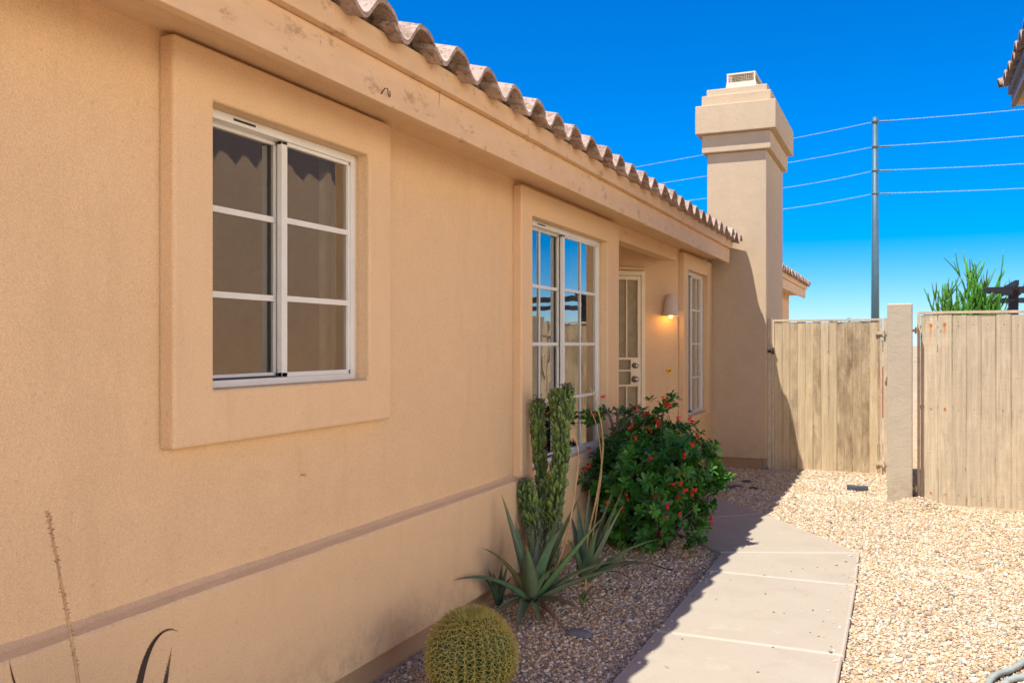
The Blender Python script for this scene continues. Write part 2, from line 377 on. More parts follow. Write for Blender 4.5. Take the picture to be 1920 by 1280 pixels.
# loose stones
def in_poly(x, y, poly):
    r = np.zeros(x.shape, bool); n = len(poly)
    for i in range(n):
        (x1, y1), (x2, y2) = poly[i], poly[(i+1) % n]
        cnd = ((y1 > y) != (y2 > y)) & (x < (x2-x1)*(y-y1)/(y2-y1+1e-12)+x1); r ^= cnd
    return r
def ico():
    t = (1+5**.5)/2
    v = np.array([(-1, t, 0), (1, t, 0), (-1, -t, 0), (1, -t, 0), (0, -1, t), (0, 1, t), (0, -1, -t), (0, 1, -t), (t, 0, -1), (t, 0, 1), (-t, 0, -1), (-t, 0, 1)], float)
    v /= np.linalg.norm(v[0])
    f = np.array([(0, 11, 5), (0, 5, 1), (0, 1, 7), (0, 7, 10), (0, 10, 11), (1, 5, 9), (5, 11, 4), (11, 10, 2), (10, 7, 6), (7, 1, 8), (3, 9, 4), (3, 4, 2), (3, 2, 6), (3, 6, 8), (3, 8, 9), (4, 9, 5), (2, 4, 11), (6, 2, 10), (8, 6, 7), (9, 8, 1)])
    return v, f
IV, IF = ico()
def pebbles(name, n, x0, x1, y0, y1, rmin, rmax, pal, clip_path=True, zoff=0):
    x = rng.uniform(x0, x1, n); y = rng.uniform(y0, y1, n); keep = np.ones(n, bool)
    if clip_path:
        for sl in slabs: keep &= ~in_poly(x, y, sl)
    keep &= ~((x < -2.15) & (y < 7.1)); keep &= ~((x < -1.5) & (y > 10.95)); keep &= ~((x < -2.15) & (y > 9.2))
    keep &= ~((x+2.15+ (9.1-y) < 0) & (y > 7)) | (x > -2.1)
    x, y = x[keep], y[keep]; n = len(x)
    r = rmin+(rmax-rmin)*rng.random(n)**2.2
    sc = np.stack([r*rng.uniform(.8, 1.35, n), r*rng.uniform(.7, 1.1, n), r*rng.uniform(.45, .8, n)], 1)
    V = IV[None]*(1+rng.uniform(-.22, .22, (n, 12, 1)))*sc[:, None]
    a = rng.uniform(0, 2*PI, n); b = rng.normal(0, .5, n)
    ca, sa, cb, sb = np.cos(a)[:, None], np.sin(a)[:, None], np.cos(b)[:, None], np.sin(b)[:, None]
    X, Y, Z = V[..., 0], V[..., 1], V[..., 2]
    Y, Z = Y*cb-Z*sb, Y*sb+Z*cb; X, Y = X*ca-Y*sa, X*sa+Y*ca
    z = np.array([gz(p, q) for p, q in zip(x, y)])+r*.25+zoff+rng.uniform(0, .004, n)
    V = np.stack([X+x[:, None], Y+y[:, None], Z+z[:, None]], 2).reshape(-1, 3)
    F = (IF[None]+12*np.arange(n)[:, None, None]).reshape(-1, 3)
    P = np.array(pal); c = P[rng.choice(len(P), n)]*rng.uniform(.8, 1.15, (n, 1))
    return V, F, np.repeat(np.clip(c, 0, .85), 12, 0)
pal = [(.58, .45, .29)]*5+[(.62, .52, .38)]*5+[(.54, .37, .20)]*3+[(.68, .60, .47)]*3+[(.50, .36, .26)]*2+[(.40, .36, .32), (.22, .20, .18), (.58, .40, .28), (.70, .66, .58)]
parts = [pebbles('g', 21000, -2.12, -1.1, 2.6, 7.6, .0055, .013, [(q[0]*1.08, q[1]*1.02, q[2]*.95) for q in pal]+[(.30, .25, .22)]*3+[(.44, .29, .19)]*5),  # bed stones: same gravel, palette lifted and warmed to offset the blue shade
         pebbles('g', 24000, -.30, 1.1, 2.6, 6.6, .006, .0135, pal),
         pebbles('g', 34000, -1.6, 1.3, 6.4, 9.3, .006, .014, pal),
         pebbles('g', 9000, -2.2, .1, 9.0, 11.1, .008, .016, pal),
         pebbles('g', 26000, -2.12, 1.1, 2.6, 7.4, .0035, .007, pal), pebbles('g', 380, -2.1, 1.1, 2.8, 9.2, .017, .026, [tuple(k*.85 for k in q) for q in pal])]
def edge_spill():
    n = 90; y = rng.uniform(2.8, 6.7, n); right = rng.random(n) < .6; x = np.where(right, -.262-np.abs(rng.normal(0, .045, n)), -1.165+np.abs(rng.normal(0, .05, n)))
    r = rng.uniform(.0035, .010, n); V = IV[None]*(1+rng.uniform(-.2, .2, (n, 12, 1)))*np.stack([r*1.2, r, r*.6], 1)[:, None]
    V = V+np.stack([x, y, PZ+r*.45], 1)[:, None]; return V.reshape(-1, 3), (IF[None]+12*np.arange(n)[:, None, None]).reshape(-1, 3), np.repeat(np.array(pal)[rng.choice(len(pal), n)], 12, 0)
parts.append(edge_spill())
off = 0; VV, FF, CC = [], [], []
for v_, f_, c_ in parts: VV.append(v_); FF.append(f_+off); CC.append(c_); off += len(v_)
tag(np_mesh('gravel', np.concatenate(VV), np.concatenate(FF), M_pebble, np.concatenate(CC)),
    'loose buff and tan gravel covering the yard and the planting bed beside the path', 'gravel', kind='stuff')

# ------------------------------------------------------------------ the house
H = empty('house', (-3, 4, 0)); tag(H, 'single storey tan stucco house with clay tile eave, three windows and a tall chimney', 'house')
def wall_x(mb, x, y0, y1, z0, z1, holes, depth=.16):
    "wall plane facing +X with openings and their reveals"
    ysx = sorted({y0, y1, *[h[0] for h in holes], *[h[1] for h in holes]}); zs = sorted({z0, z1, *[h[2] for h in holes], *[h[3] for h in holes]})
    for a, b in zip(ysx[:-1], ysx[1:]):
        for c, d in zip(zs[:-1], zs[1:]):
            if any(h[0] <= a and b <= h[1] and h[2] <= c and d <= h[3] for h in holes): continue
            mb.add([(x, a, c), (x, b, c), (x, b, d), (x, a, d)], [(0, 1, 2, 3)])
    for a, b, c, d in holes:
        X = x-depth
        mb.add([(x, a, c), (x, b, c), (x, b, d), (x, a, d), (X, a, c), (X, b, c), (X, b, d), (X, a, d)], [(1, 0, 4, 5), (2, 1, 5, 6), (3, 2, 6, 7), (0, 3, 7, 4)])
W1 = (2.373, 3.332, 1.345, 2.318); W2 = (5.207, 6.765, .70, 2.30); W3 = (9.64, 10.72, .70, 2.30)
wm = MB()
wall_x(wm, XW, -4, 7.07, .70, 2.56, [W1, W2]); wall_x(wm, XW, 9.38, 10.95, .70, 2.56, [W3])
for a, b in ((-4, 7.07), (9.38, 10.95)):
    wm.add([(XS, a, .12), (XS, b, .12), (XS, b, .658), (XS, a, .658)], [(0, 1, 2, 3)])
    n_ = int((b-a)/.07); V_ = []
    for i in range(n_+1):
        y = a+(b-a)*i/n_; e1, e2, e3 = [.0022*noise.noise(Vector((y*k_, 3*k_, 1))) for k_ in (2.3, 5.1, 9.7)]
        V_ += [(XS, y, .658), (XS-.0015+e3*.4, y, .668+e2), (XS-.006+e3, y, .677+e1+e2), (XW+.02, y, .689+e1), (XW, y, .702+e1*2)]
    wm.add(V_, [(i*5+k_, i*5+5+k_, i*5+6+k_, i*5+k_+1) for i in range(n_) for k_ in range(4)])
    wm.add([(XS, a, .12), (XS, b, .12), (XW-.1, b, .12), (XW-.1, a, .12)], [(3, 2, 1, 0)])
def vwall(mb, p, q, z0, z1): mb.add([(p[0], p[1], z0), (q[0], q[1], z0), (q[0], q[1], z1), (p[0], p[1], z1)], [(0, 1, 2, 3)])
vwall(wm, (XS, 7.07), (-3.75, 7.07), .02, .676); vwall(wm, (XW, 7.07), (-3.75, 7.07), .676, 2.56)
vwall(wm, (-3.75, 7.07), (-3.75, 7.82), .02, 2.56); vwall(wm, (-3.75, 7.82), (XW, 9.38), .02, 2.56); vwall(wm, (XW, 9.38), (XS, 9.38), .02, .676)
# far and rear outside walls
vwall(wm, (XW, -4), (-10, -4), 0, 2.56); vwall(wm, (-10, -4), (-10, 20), 0, 2.56); vwall(wm, (-10, 19.4), (XW, 19.4), 0, 2.56); vwall(wm, (XW, 19.4), (XW, 12.4), 0, 2.56)
wm.build('wall', M_stucco, H)
for a, b in ((-4, 7.05), (9.38, 10.94)): fm = MB(); fm.box(-2.4, XS-.028, a, b, -.05, .119); fm.build('footing', M_foot, H)
# soffit, fascia boards, porch beam
for bx_ in ((-2.30, -1.921, -4, 10.72, 2.505, 2.53), (-3.9, -2.301, 7.0, 9.6, 2.505, 2.53), (-2.30, -1.92, 12.6, 19.5, 2.5, 2.53)): sm = MB(); sm.box(*bx_); sm.build('soffit', M_stucco, H)
def board(y0, y1, x0, x1, z0, z1, cut=.10):
    m = MB(); n = max(2, int((y1-y0)/.25)); V = []; 
    for i in range(n+1):
        y = y0+(y1-y0)*i/n; dz = .0025*noise.noise(Vector((y*.9, z0*9, 0))); dx = .002*noise.noise(Vector((y*1.1, 5, z0)))
        ye = y-(cut if i == n else 0)
        V += [(x0, ye, z0+dz), (x1+dx, ye, z0+dz), (x1+dx, y, z1+dz), (x0, y, z1+dz)]
    F = []
    for i in range(n): F += [(i*4+k, i*4+(k+1) % 4, i*4+4+(k+1) % 4, i*4+4+k) for k in range(4)]
    F += [(3, 2, 1, 0), (n*4, n*4+1, n*4+2, n*4+3)]
    m.add(V, F); return m
for (a, b), (x0, x1, z0, z1, c) in [((a, b), s_) for s_ in ((-1.92, -1.88, 2.445, 2.608, .05), (-1.92, -1.845, 2.610, 2.705, .02)) for a, b in ((-4, 4.62), (4.623, 10.72))]:
    board(a, b, x0, x1, z0, z1, c if b > 10 else 0).build('fascia_board', M_fascia, H, bevel=.004)
for z0, z1, x1 in ((2.445, 2.608, -1.88), (2.610, 2.705, -1.845)): board(12.6, 19.6, -1.92, x1, z0, z1, .05).build('fascia_board', M_fascia, H)
bmn = MB(); bmn.box(-2.33, XW-.004, 7.07, 9.33, 2.37, 2.504); bmn.build('porch_beam', M_trim, H, bevel=.006)
# surrounds
def surround(holes, y0, y1, z0, z1, open_bottom=False, parent=H):
    a, b, c, d = holes; m = MB(); E = .0015
    def quadring(x, r): pass
    if open_bottom:
        poly = [(y0, z0), (a, z0), (a, d), (b, d), (b, z0), (y1, z0), (y1, z1), (y0, z1)]
        fr = [(0, 1, 2, 7), (2, 3, 6, 7), (3, 4, 5, 6)]; loops = [list(range(8))]
    else:
        poly = [(y0, z0), (y1, z0), (y1, z1), (y0, z1), (a, c), (b, c), (b, d), (a, d)]
        fr = [(0, 1, 5, 4), (1, 2, 6, 5), (2, 3, 7, 6), (3, 0, 4, 7)]; loops = [[0, 1, 2, 3], [7, 6, 5, 4]]
    n = len(poly); xb = XW+.002
    V = [(XS, y, z) for y, z in poly]+[(xb, y, z) for y, z in poly]
    F = list(fr)
    for lp in loops:
        k = len(lp)
        for i in range(k): p, q = lp[i], lp[(i+1) % k]; F.append((q, p, p+n, q+n))
    m.add(V, F); return m.build('window_surround', M_trim, parent, bevel=.012, seg=3)
surround(W1, 2.19, 3.515, 1.16, 2.49)
surround(W2, 5.03, 7.07, .678, 2.47, True)
surround(W3, 9.44, 10.93, .678, 2.47, True)
for hh in (W2, W3):
    s_ = MB(); s_.box(XW-.05, XS-.004, hh[0]+.002, hh[1]-.002, .66, .703); s_.build('window_sill', M_trim, H, bevel=.006)
# windows
def window(hole, rows, cols, mun=.022, thin=.014):
    a, b, c, d = hole; x = -2.212; mid = (a+b)/2; fw = .032
    root = MB()
    # outer frame
    root.box(x-.07, x+.012, a, a+fw, c, d); root.box(x-.07, x+.012, b-fw, b, c, d)
    root.box(x-.07, x+.012, a+fw, b-fw, c, c+fw*.8); root.box(x-.07, x+.012, a+fw, b-fw, d-fw, d)
    f = root.build('window', M_white, H, bevel=.003)
    # fixed sash (far half) sits forward, sliding sash (near half) sits back
    for sl, (y0, y1, xx) in enumerate(((a+fw, mid+.012, x-.040), (mid-.018, b-fw, x-.004))):
        sw = .024 if sl == 0 else .034; z0, z1 = c+fw*.8, d-fw; s_ = MB()
        s_.box(xx-.018, xx+.006, y0, y0+(sw if sl else .012), z0, z1); s_.box(xx-.018, xx+.006, y1-(sw if sl == 0 else .012), y1, z0, z1)
        s_.box(xx-.018, xx+.006, y0, y1, z0, z0+.018); s_.box(xx-.018, xx+.006, y0, y1, z1-.014, z1)
        s_.build('sash', M_white, f, bevel=.002)
        g_ = MB(); g_.add([(xx-.006, y0+.01, z0+.01), (xx-.006, y1-.01, z0+.01), (xx-.006, y1-.01, z1-.01), (xx-.006, y0+.01, z1-.01)], [(0, 1, 2, 3)])
        g_.build('pane', M_glass, f)
        ya, yb = y0+.008, y1-.008
        for r in range(1, rows):
            z = z0+(z1-z0)*r/rows; k = MB(); k.box(xx-.004, xx+.004, ya, yb, z-mun/2, z+mun/2); k.build('muntin', M_white, f)
        for q in range(1, cols):
            y = ya+(yb-ya)*q/cols+(.0 if sl else 0); k = MB(); k.box(xx-.0035, xx+.0045, y-thin/2, y+thin/2, z0+.016, z1-.012); k.build('muntin', M_white, f)
    t = MB(); t.box(x-.034, x-.008, a+fw, mid-.02, c+fw*.8, c+fw*.8+.006); t.build('track', M_dark, f); t = MB(); t.box(x+.0125, x+.014, a+.06+.12*(b-a), a+.14+.16*(b-a), d-.02, d-.012)
    t.build('weep_slot', M_dark, f)
window(W1, 3, 1); window(W2, 4, 2); window(W3, 4, 2, .02, .012)
# rooms behind the glass
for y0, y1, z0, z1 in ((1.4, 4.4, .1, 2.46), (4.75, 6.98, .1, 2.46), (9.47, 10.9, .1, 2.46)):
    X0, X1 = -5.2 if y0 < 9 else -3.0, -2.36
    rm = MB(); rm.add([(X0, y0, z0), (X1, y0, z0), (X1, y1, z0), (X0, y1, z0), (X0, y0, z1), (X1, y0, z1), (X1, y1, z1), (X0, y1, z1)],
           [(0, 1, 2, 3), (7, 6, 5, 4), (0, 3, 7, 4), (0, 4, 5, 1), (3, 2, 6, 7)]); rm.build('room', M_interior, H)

def curtain(y0, y1, z0, z1, x, amp, mat, label, name='curtain'):
    m = MB(); n = int((y1-y0)/.008); V = []
    for i in range(n+1):
        y = y0+(y1-y0)*i/n; dx = amp*math.sin(i*.55)+amp*.5*math.sin(i*.21+1)
        V += [(x+dx, y, z0), (x+dx, y, z1)]
    m.add(V, [(2*i, 2*i+2, 2*i+3, 2*i+1) for i in range(n)]); o = m.build(name, mat, smooth=True)
    sol = o.modifiers.new('thick', 'SOLIDIFY'); sol.thickness = .003
    return tag(o, label, name.replace('_', ' '))
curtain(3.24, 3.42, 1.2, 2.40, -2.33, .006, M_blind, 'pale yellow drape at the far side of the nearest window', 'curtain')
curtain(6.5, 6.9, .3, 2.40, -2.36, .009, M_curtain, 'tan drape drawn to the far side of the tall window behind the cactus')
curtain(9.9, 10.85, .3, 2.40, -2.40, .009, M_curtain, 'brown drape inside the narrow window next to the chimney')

# tile roofs
def tile_z(t):
    if t < .28: return .012-.042*(.5-.5*math.cos(PI*t/.28))
    if t < .70: return -.03+.098*(.5-.5*math.cos(PI*(t-.28)/.42))
    return .068*math.sqrt(max(0, 1-((t-.70)/.37)**2))
def tile_roof(y0, y1, xl, zl, sgn, parent, courses=5, far=None, pitch=.30, mortar=True, hip=False):
    """courses of S tiles; the lip runs along Y at x = xl, the roof climbs towards sgn*X"""
    per = .305; K = 20; n = int(round((y1-y0)/per)); m = MB()
    L = .40; ex = .34
    for c in range(courses):
        for i in range(n):
            jz = .011*(noise.noise(Vector((i*3.7, c*5.1, xl)))); jx = .024*noise.noise(Vector((i*2.3, c*1.7, 9)))
            jr = .022*noise.noise(Vector((i*1.3, c*4.7, 2)))
            V = []; cl = 1 if c else 0
            for s_ in (0, 1):
                dist = c*ex+(0 if s_ == 0 else L)
                for th in (0, -.020):
                    for k in range(K+1):
                        t = 1.055*k/K; ty = y0+(i+t)*per; zz = tile_z(t)
                        zz += th*(1 if s_ == 0 else 1)
                        V.append((xl+sgn*(dist+jx), ty, zl+zz+jz+jr*(t-.5)+pitch*dist+(.018 if s_ == 0 else 0)))
            W = K+1; F = []
            for k in range(K):
                F += [(k, k+1, 2*W+k+1, 2*W+k), (W+k+1, W+k, 3*W+k, 3*W+k+1), (k+1, k, W+k, W+k+1)]
            F += [(0, 2*W, 3*W, W), (K, W+K, 3*W+K, 2*W+K)]
            tv = .5+.5*noise.noise(Vector((i*7.7, c*3.3, xl*2))); m.add(V, F, (tv, abs(noise.noise(Vector((i*1.9, c, 5)))), 0))
    o = m.build('roof', M_tile, parent, smooth=False)
    if mortar:
        K = 16; mm = MB(); V = []; N = n*K; xr = xl+sgn*.10
        for k in range(N+1):
            t = k/K; V += [(xr+.012*noise.noise(Vector((k*.31, 0, xl))), y0+t*per, zl-.0+.005), (xr+.02*noise.noise(Vector((k*.23, 4, xl))), y0+t*per, zl+.03+tile_z(t % 1.0)-.01)]
        mm.add(V, [(2*k, 2*k+2, 2*k+3, 2*k+1) for k in range(N)]); mm.build('mortar_stop', M_mortar, o)
    if far is not None:
        d = abs(far-xl); x1 = xl+sgn*.3; r_ = MB()
        r_.add([(x1, y0, zl+.3*pitch-.03), (x1, y1, zl+.3*pitch-.03), (far, y1, zl+d*pitch), (far, y0, zl+d*pitch)], [(0, 1, 2, 3)])
        r_.add([(far, y0, zl+d*pitch), (far, y1, zl+d*pitch), (far+sgn*d*.9, y1, zl+.05), (far+sgn*d*.9, y0, zl+.05)], [(0, 1, 2, 3)])
        r_.add([(x1, y1, zl-.08), (x1, y1, zl+.3*pitch-.03), (far, y1, zl+d*pitch), (far+sgn*d*.9, y1, zl+.05), (far+sgn*d*.9, y1, zl-.08)], [(0, 1, 2, 3, 4)])
        r_.add([(x1, y0, zl-.08), (x1, y0, zl+.3*pitch-.03), (far, y0, zl+d*pitch), (far+sgn*d*.9, y0, zl+.05), (far+sgn*d*.9, y0, zl-.08)], [(4, 3, 2, 1, 0)])
        r_.build('roof_slope', M_tile, o)
    return o
Y1 = 10.88; tile_roof(Y1-.305*48, Y1, -1.765, 2.695, -1, H, 4, -6.1)
tile_roof(12.55, 12.55+.305*23, -1.765, 2.695, -1, H, 3, -6.1)
# chimney
CX0, CX1, CY0, CY1 = XW, -1.492, 10.95, 12.5
def ring(mb, p, z0, z1): mb.box(CX0-p, CX1+p, CY0-p, CY1+p, z0, z1)
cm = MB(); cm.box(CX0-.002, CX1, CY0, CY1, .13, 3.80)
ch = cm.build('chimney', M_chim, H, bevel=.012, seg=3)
c2 = MB(); c2.box(CX0, CX1-.05, CY0+.03, CY1, -.05, .13); c2.build('chimney_footing', M_foot, ch)
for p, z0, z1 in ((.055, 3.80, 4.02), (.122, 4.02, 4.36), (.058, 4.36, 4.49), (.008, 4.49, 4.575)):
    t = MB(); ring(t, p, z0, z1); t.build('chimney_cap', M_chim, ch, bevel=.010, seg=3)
fl = MB()
fx0, fx1, fy0, fy1 = -1.985, -1.625, 11.04, 11.75
def frus(mb, x0, x1, y0, y1, z0, z1, s):
    mb.add([(x0, y0, z0), (x1, y0, z0), (x1, y1, z0), (x0, y1, z0), (x0+s, y0+s, z1), (x1-s, y0+s, z1), (x1-s, y1-s, z1), (x0+s, y1-s, z1)],
           [(0, 1, 5, 4), (1, 2, 6, 5), (2, 3, 7, 6), (3, 0, 4, 7), (4, 5, 6, 7)])
frus(fl, fx0, fx1, fy0, fy1, 4.575, 4.66, .008)
for x in (fx0+.012, fx1-.030): 
    for y in (fy0+.012, fy1-.03): fl.box(x, x+.018, y, y+.018, 4.66, 4.755)
fl.box(fx0+.010, fx1-.010, fy0+.010, fy1-.010, 4.755, 4.772)
fo = fl.build('flue_cover', M_cream, ch)
gr = MB()
for i in range(15): x = fx0+.03+(fx1-fx0-.06)*i/14; gr.box(x-.002, x+.002, fy0+.018, fy0+.022, 4.66, 4.755)
for i in range(5): z = 4.672+.017*i; gr.box(fx0+.03, fx1-.03, fy0+.0175, fy0+.0215, z-.002, z+.002)
gr.build('spark_screen', M_post, fo)
fi = MB(); fi.box(fx0+.06, fx1-.06, fy0+.08, fy1-.08, 4.60, 4.74); fi.build('flue_pipe', M_dark, fo)

# ------------------------------------------------------------------ front door (45 degree wall)
Dn = Vector((.7071, -.7071, 0)); Dt = Vector((.7071, .7071, 0))   # wall normal, along the wall to the right
D0 = Vector((XW, 9.38, 0))
def dm(s0):  # frame whose x runs along the wall (0 at the right corner, negative leftwards), y out of the wall
    return Matrix(((Dt.x, Dn.x, 0, D0.x), (Dt.y, Dn.y, 0, D0.y), (0, 0, 1, 0), (0, 0, 0, 1)))
DM = dm(0)
def dbox(mb, s0, s1, o0, o1, z0, z1): mb.box(s0, s1, o0, o1, z0, z1, M=DM)
xr = -.415; xl_ = xr-.95; TOPZ = 2.245
d_ = MB(); dbox(d_, xr-.045, xr, .001, .05, .04, TOPZ); dbox(d_, xl_, xl_+.045, .001, .05, .04, TOPZ); dbox(d_, xl_+.045, xr-.045, .001, .05, TOPZ-.045, TOPZ)
door = d_.build('security_door', M_cream, H, bevel=.003)
tr = MB(); dbox(tr, xl_-.03, xr+.005, .001, .035, TOPZ+.01, TOPZ+.04); tr.build('door_trim', M_trim, H, bevel=.003)
b_ = MB(); L0, L1 = xl_+.05, xr-.05
for s_, wd in ((L1-.035, .035), (L0, .035)): dbox(b_, s_, s_+wd, .02, .044, .06, TOPZ-.05)
for z, hgt in ((TOPZ-.09, .04), (1.335, .022), (1.215, .018), (1.06, .022), (.06, .08)): dbox(b_, L0+.036, L1-.036, .022, .042, z, z+hgt)
for s_ in np.linspace(L0+.03, L1-.03, 7)[1:-1]: 
    dbox(b_, s_-.007, s_+.007, .025, .039, 1.358, TOPZ-.09); dbox(b_, s_-.007, s_+.007, .025, .039, .14, 1.06)
b_.build('door_grille', M_cream, door)
sc_ = MB(); dbox(sc_, L0, L1, .008, .014, .05, TOPZ-.05); sc_.build('door_screen', m_plain('screen_mesh', (.36, .30, .19), .8, .2), door)
pl_ = MB(); dbox(pl_, L1-.118, L1-.036, .030, .046, 1.083, 1.335); pl_.build('lock_plate', M_cream, door)
def knob(z, r, name):
    k = MB(); M = DM.to_3x3() @ Matrix.Rotation(R(-90), 3, 'X')
    k.lathe(DM @ Vector((L1-.077, .046, z)), [(r*1.15, 0), (r*1.15, .006), (r*.55, .012), (r*.5, .03), (r*.95, .04), (r, .052), (r*.7, .064), (0.001, .066)], 20, M); k.build(name, M_metal, door, smooth=True)
knob(1.275, .026, 'deadbolt'); knob(1.135, .030, 'door_knob')
# doorbell
bell = MB(); Mb = DM.to_3x3() @ Matrix.Rotation(R(-90), 3, 'X'); bl = DM @ Vector((-.105, .001, 1.215))
bell.lathe(bl, [(.031, 0), (.031, .004), (.027, .008), (.014, .009), (.013, .006), (.002, .006)], 28, Mb)
B = empty('doorbell', bl); tag(B, 'round yellow brass doorbell plate on the wall below the lamp', 'doorbell'); bell.build('plate', M_brass, B, smooth=False)
bb = MB(); bb.lathe(bl, [(.009, .004), (.009, .011), (.001, .013)], 16, Mb); bb.build('button', M_rust, B)
# wall lamp
lc = DM @ Vector((-.135, .09, 0)); Lm = empty('wall_lamp', (lc.x, lc.y, 1.9)); tag(Lm, 'beige cone shaped wall lamp with its yellow bulb lit, beside the front door', 'wall lamp')
s_ = MB(); s_.lathe((lc.x, lc.y, 0), [(.088, 1.787), (.090, 1.792), (.052, 2.005), (.046, 2.012), (.001, 2.013)], 36)
s_.lathe((lc.x, lc.y, 0), [(.088, 1.787), (.083, 1.788), (.046, 2.0), (.001, 2.003)], 36); s_.build('lamp_shade', M_lampshade, Lm, smooth=True)
s_ = MB(); dbox(s_, -.16, -.11, .001, .06, 1.9, 1.95); s_.build('bracket', M_lampshade, Lm)
bu = MB(); bu.lathe((lc.x, lc.y, 0), [(.001, 1.765), (.012, 1.768), (.021, 1.780), (.023, 1.795), (.018, 1.82), (.012, 1.85), (.001, 1.87)], 20); bu.build('bulb', M_bulb, Lm, smooth=True)
ll = bpy.data.lights.new('bulb_light', 'POINT'); ll.energy = .40; ll.color = (1, .48, .08); ll.shadow_soft_size = .02
lo = bpy.data.objects.new('bulb_light', ll); lo.location = (lc.x+.02, lc.y-.02, 1.752); link(lo)

# ------------------------------------------------------------------ gate, stub wall, fence
sw = MB(); NZ = 16
P0 = (-.142, .072, 8.90, 11.1)
sw.box(P0[0], P0[1], P0[2], P0[3], -.05, 1.865)
o = sw.build('block_wall', M_block, bevel=.014, seg=3); tag(o, 'end of a narrow pale stucco garden wall standing between the gate and the fence', 'wall')
def gate_panel(name, x0, x1, y, z0, z1, pitch, bw, mat, seed, lab, cat, fr=.024):
    rd = random.Random(seed); E = empty(name, ((x0+x1)/2, y, 0)); tag(E, lab, cat)
    f = MB(); f.box(x0, x0+fr, y-.016, y+.016, z0, z1); f.box(x1-fr, x1, y-.016, y+.016, z0, z1)
    f.box(x0+fr, x1-fr, y-.016, y+.016, z1-fr, z1); f.box(x0+fr, x1-fr, y-.016, y+.016, z0, z0+fr)
    f.build('frame', M_post, E, bevel=.002)
    x = x0+fr+.004; i = 0; k = MB(); s = MB()
    while x < x1-fr-.02:
        ww = min(bw, x1-fr-.003-x)
        if cat == 'fence' and i == 0: ww = .026
        st = rd.choice([.1, .2, .4, .3]) 
        if cat == 'gate' and i in (2, 5, 10, 13): st = .75
        if cat == 'gate' and i in (8, 9, 11): st = 1.0
        off_ = rd.uniform(-.003, .003); zt = z1-fr-.004-rd.uniform(0, .012); zb = z0+fr+.002-rd.choice([0, 0, .012])
        lean = rd.uniform(-.002, .002)
        V = []
        ns = 10
        for q in range(ns+1):
            z = zb+(zt-zb)*q/ns; c = lean*(q/ns-.5)*2+.0022*noise.noise(Vector((i*3.1, q*.7, seed)))
            V += [(x+c, y-.008+off_, z), (x+ww+c, y-.008+off_, z), (x+ww+c, y+.010, z), (x+c, y+.010, z)]
        F = [(0, 3, 2, 1), (4*ns, 4*ns+1, 4*ns+2, 4*ns+3)]
        for q in range(ns): F += [(q*4+a, q*4+(a+1) % 4, q*4+4+(a+1) % 4, q*4+4+a) for a in range(4)]
        k.add(V, F, (st, rd.random(), 0))
        for zz in (z0+.12, (z0+z1)/2+.0, z1-.13):
            s = MB(); s.lathe((x+ww/2+rd.uniform(-.01, .01), y-.0085+off_, zz+rd.uniform(-.008, .008)), [(.0035, 0), (.0035, .0015), (.0005, .002)], 8, Matrix.Rotation(R(90), 3, 'X')); s.build('screw', M_rust, E)
        if i: xm = x-(pitch-bw)/2; f2.box(xm-.0016, xm+.0016, y-.007, y+.02, z0+fr, z1-fr)
        else: f2 = MB()
        x = .170 if cat == 'fence' and i == 0 else x+pitch; i += 1
    k.build('board_panel', mat, E, bevel=.0015, seg=1); f2.build('mid_bar', M_post, E)
    for zz in (z0+.04, (z0+z1)/2, z1-.16):
        r_ = MB(); r_.box(x0+fr, x1-fr, y+.021, y+.038, zz, zz+.03); r_.build('rail', M_post, E)
    return E
GY = 11.05
G = gate_panel('gate', -1.437, -.225, GY, .0, 1.785, .0875, .081, M_board, 3, 'closed tan wooden gate with brown water stains between the chimney and the narrow wall', 'gate')
Fn = gate_panel('fence_panel', .112, 1.10, 9.08, .01, 1.795, .1175, .1105, M_fboard, 5, 'pale board fence panel with two orange rust drips right of the narrow wall', 'fence')
Fn.name = 'board_fence'
pp = MB(); pp.box(-1.49, -1.445, GY-.02, GY+.03, 0, 1.80); pp.build('gate_post', M_post, G)
pp = MB(); pp.box(-.215, -.143, GY-.02, GY+.02, 0, 1.79); pp.build('gate_post', M_post, G)
for zz in (1.62, .14):
    h = MB(); h.box(-.30, -.165, GY-.028, GY-.018, zz-.018, zz+.018); h.tube([(-.21, GY-.034, zz-.04), (-.21, GY-.034, zz+.035)], .011, 10); h.box(-.165, -.145, GY-.028, GY+.02, zz-.014, zz+.014); h.build('hinge', M_post, G)
h = MB(); h.tube([(-1.47, GY-.05, 1.41), (-1.44, GY-.05, 1.40), (-1.41, GY-.05, 1.42)], .012, 8); h.box(-1.435, -1.415, GY-.045, GY-.015, 1.37, 1.45); h.box(-1.485, -1.455, GY-.045, GY-.015, 1.395, 1.425); h.build('latch', M_rust, G)
h = MB(); h.tube([(-.172, GY-.03, 1.36), (-.166, GY-.045, 1.34), (-.168, GY-.045, 1.18), (-.188, GY-.035, 1.10), (-.192, GY-.03, 1.07)], .012, 8); h.build('handle', M_post, G)
for zz in (1.62, .17):
    h = MB(); h.box(.072, .14, 9.05, 9.06, zz-.012, zz+.012); h.tube([(.10, 9.045, zz-.03), (.10, 9.045, zz+.03)], .009, 8); h.build('hinge', M_post, Fn)

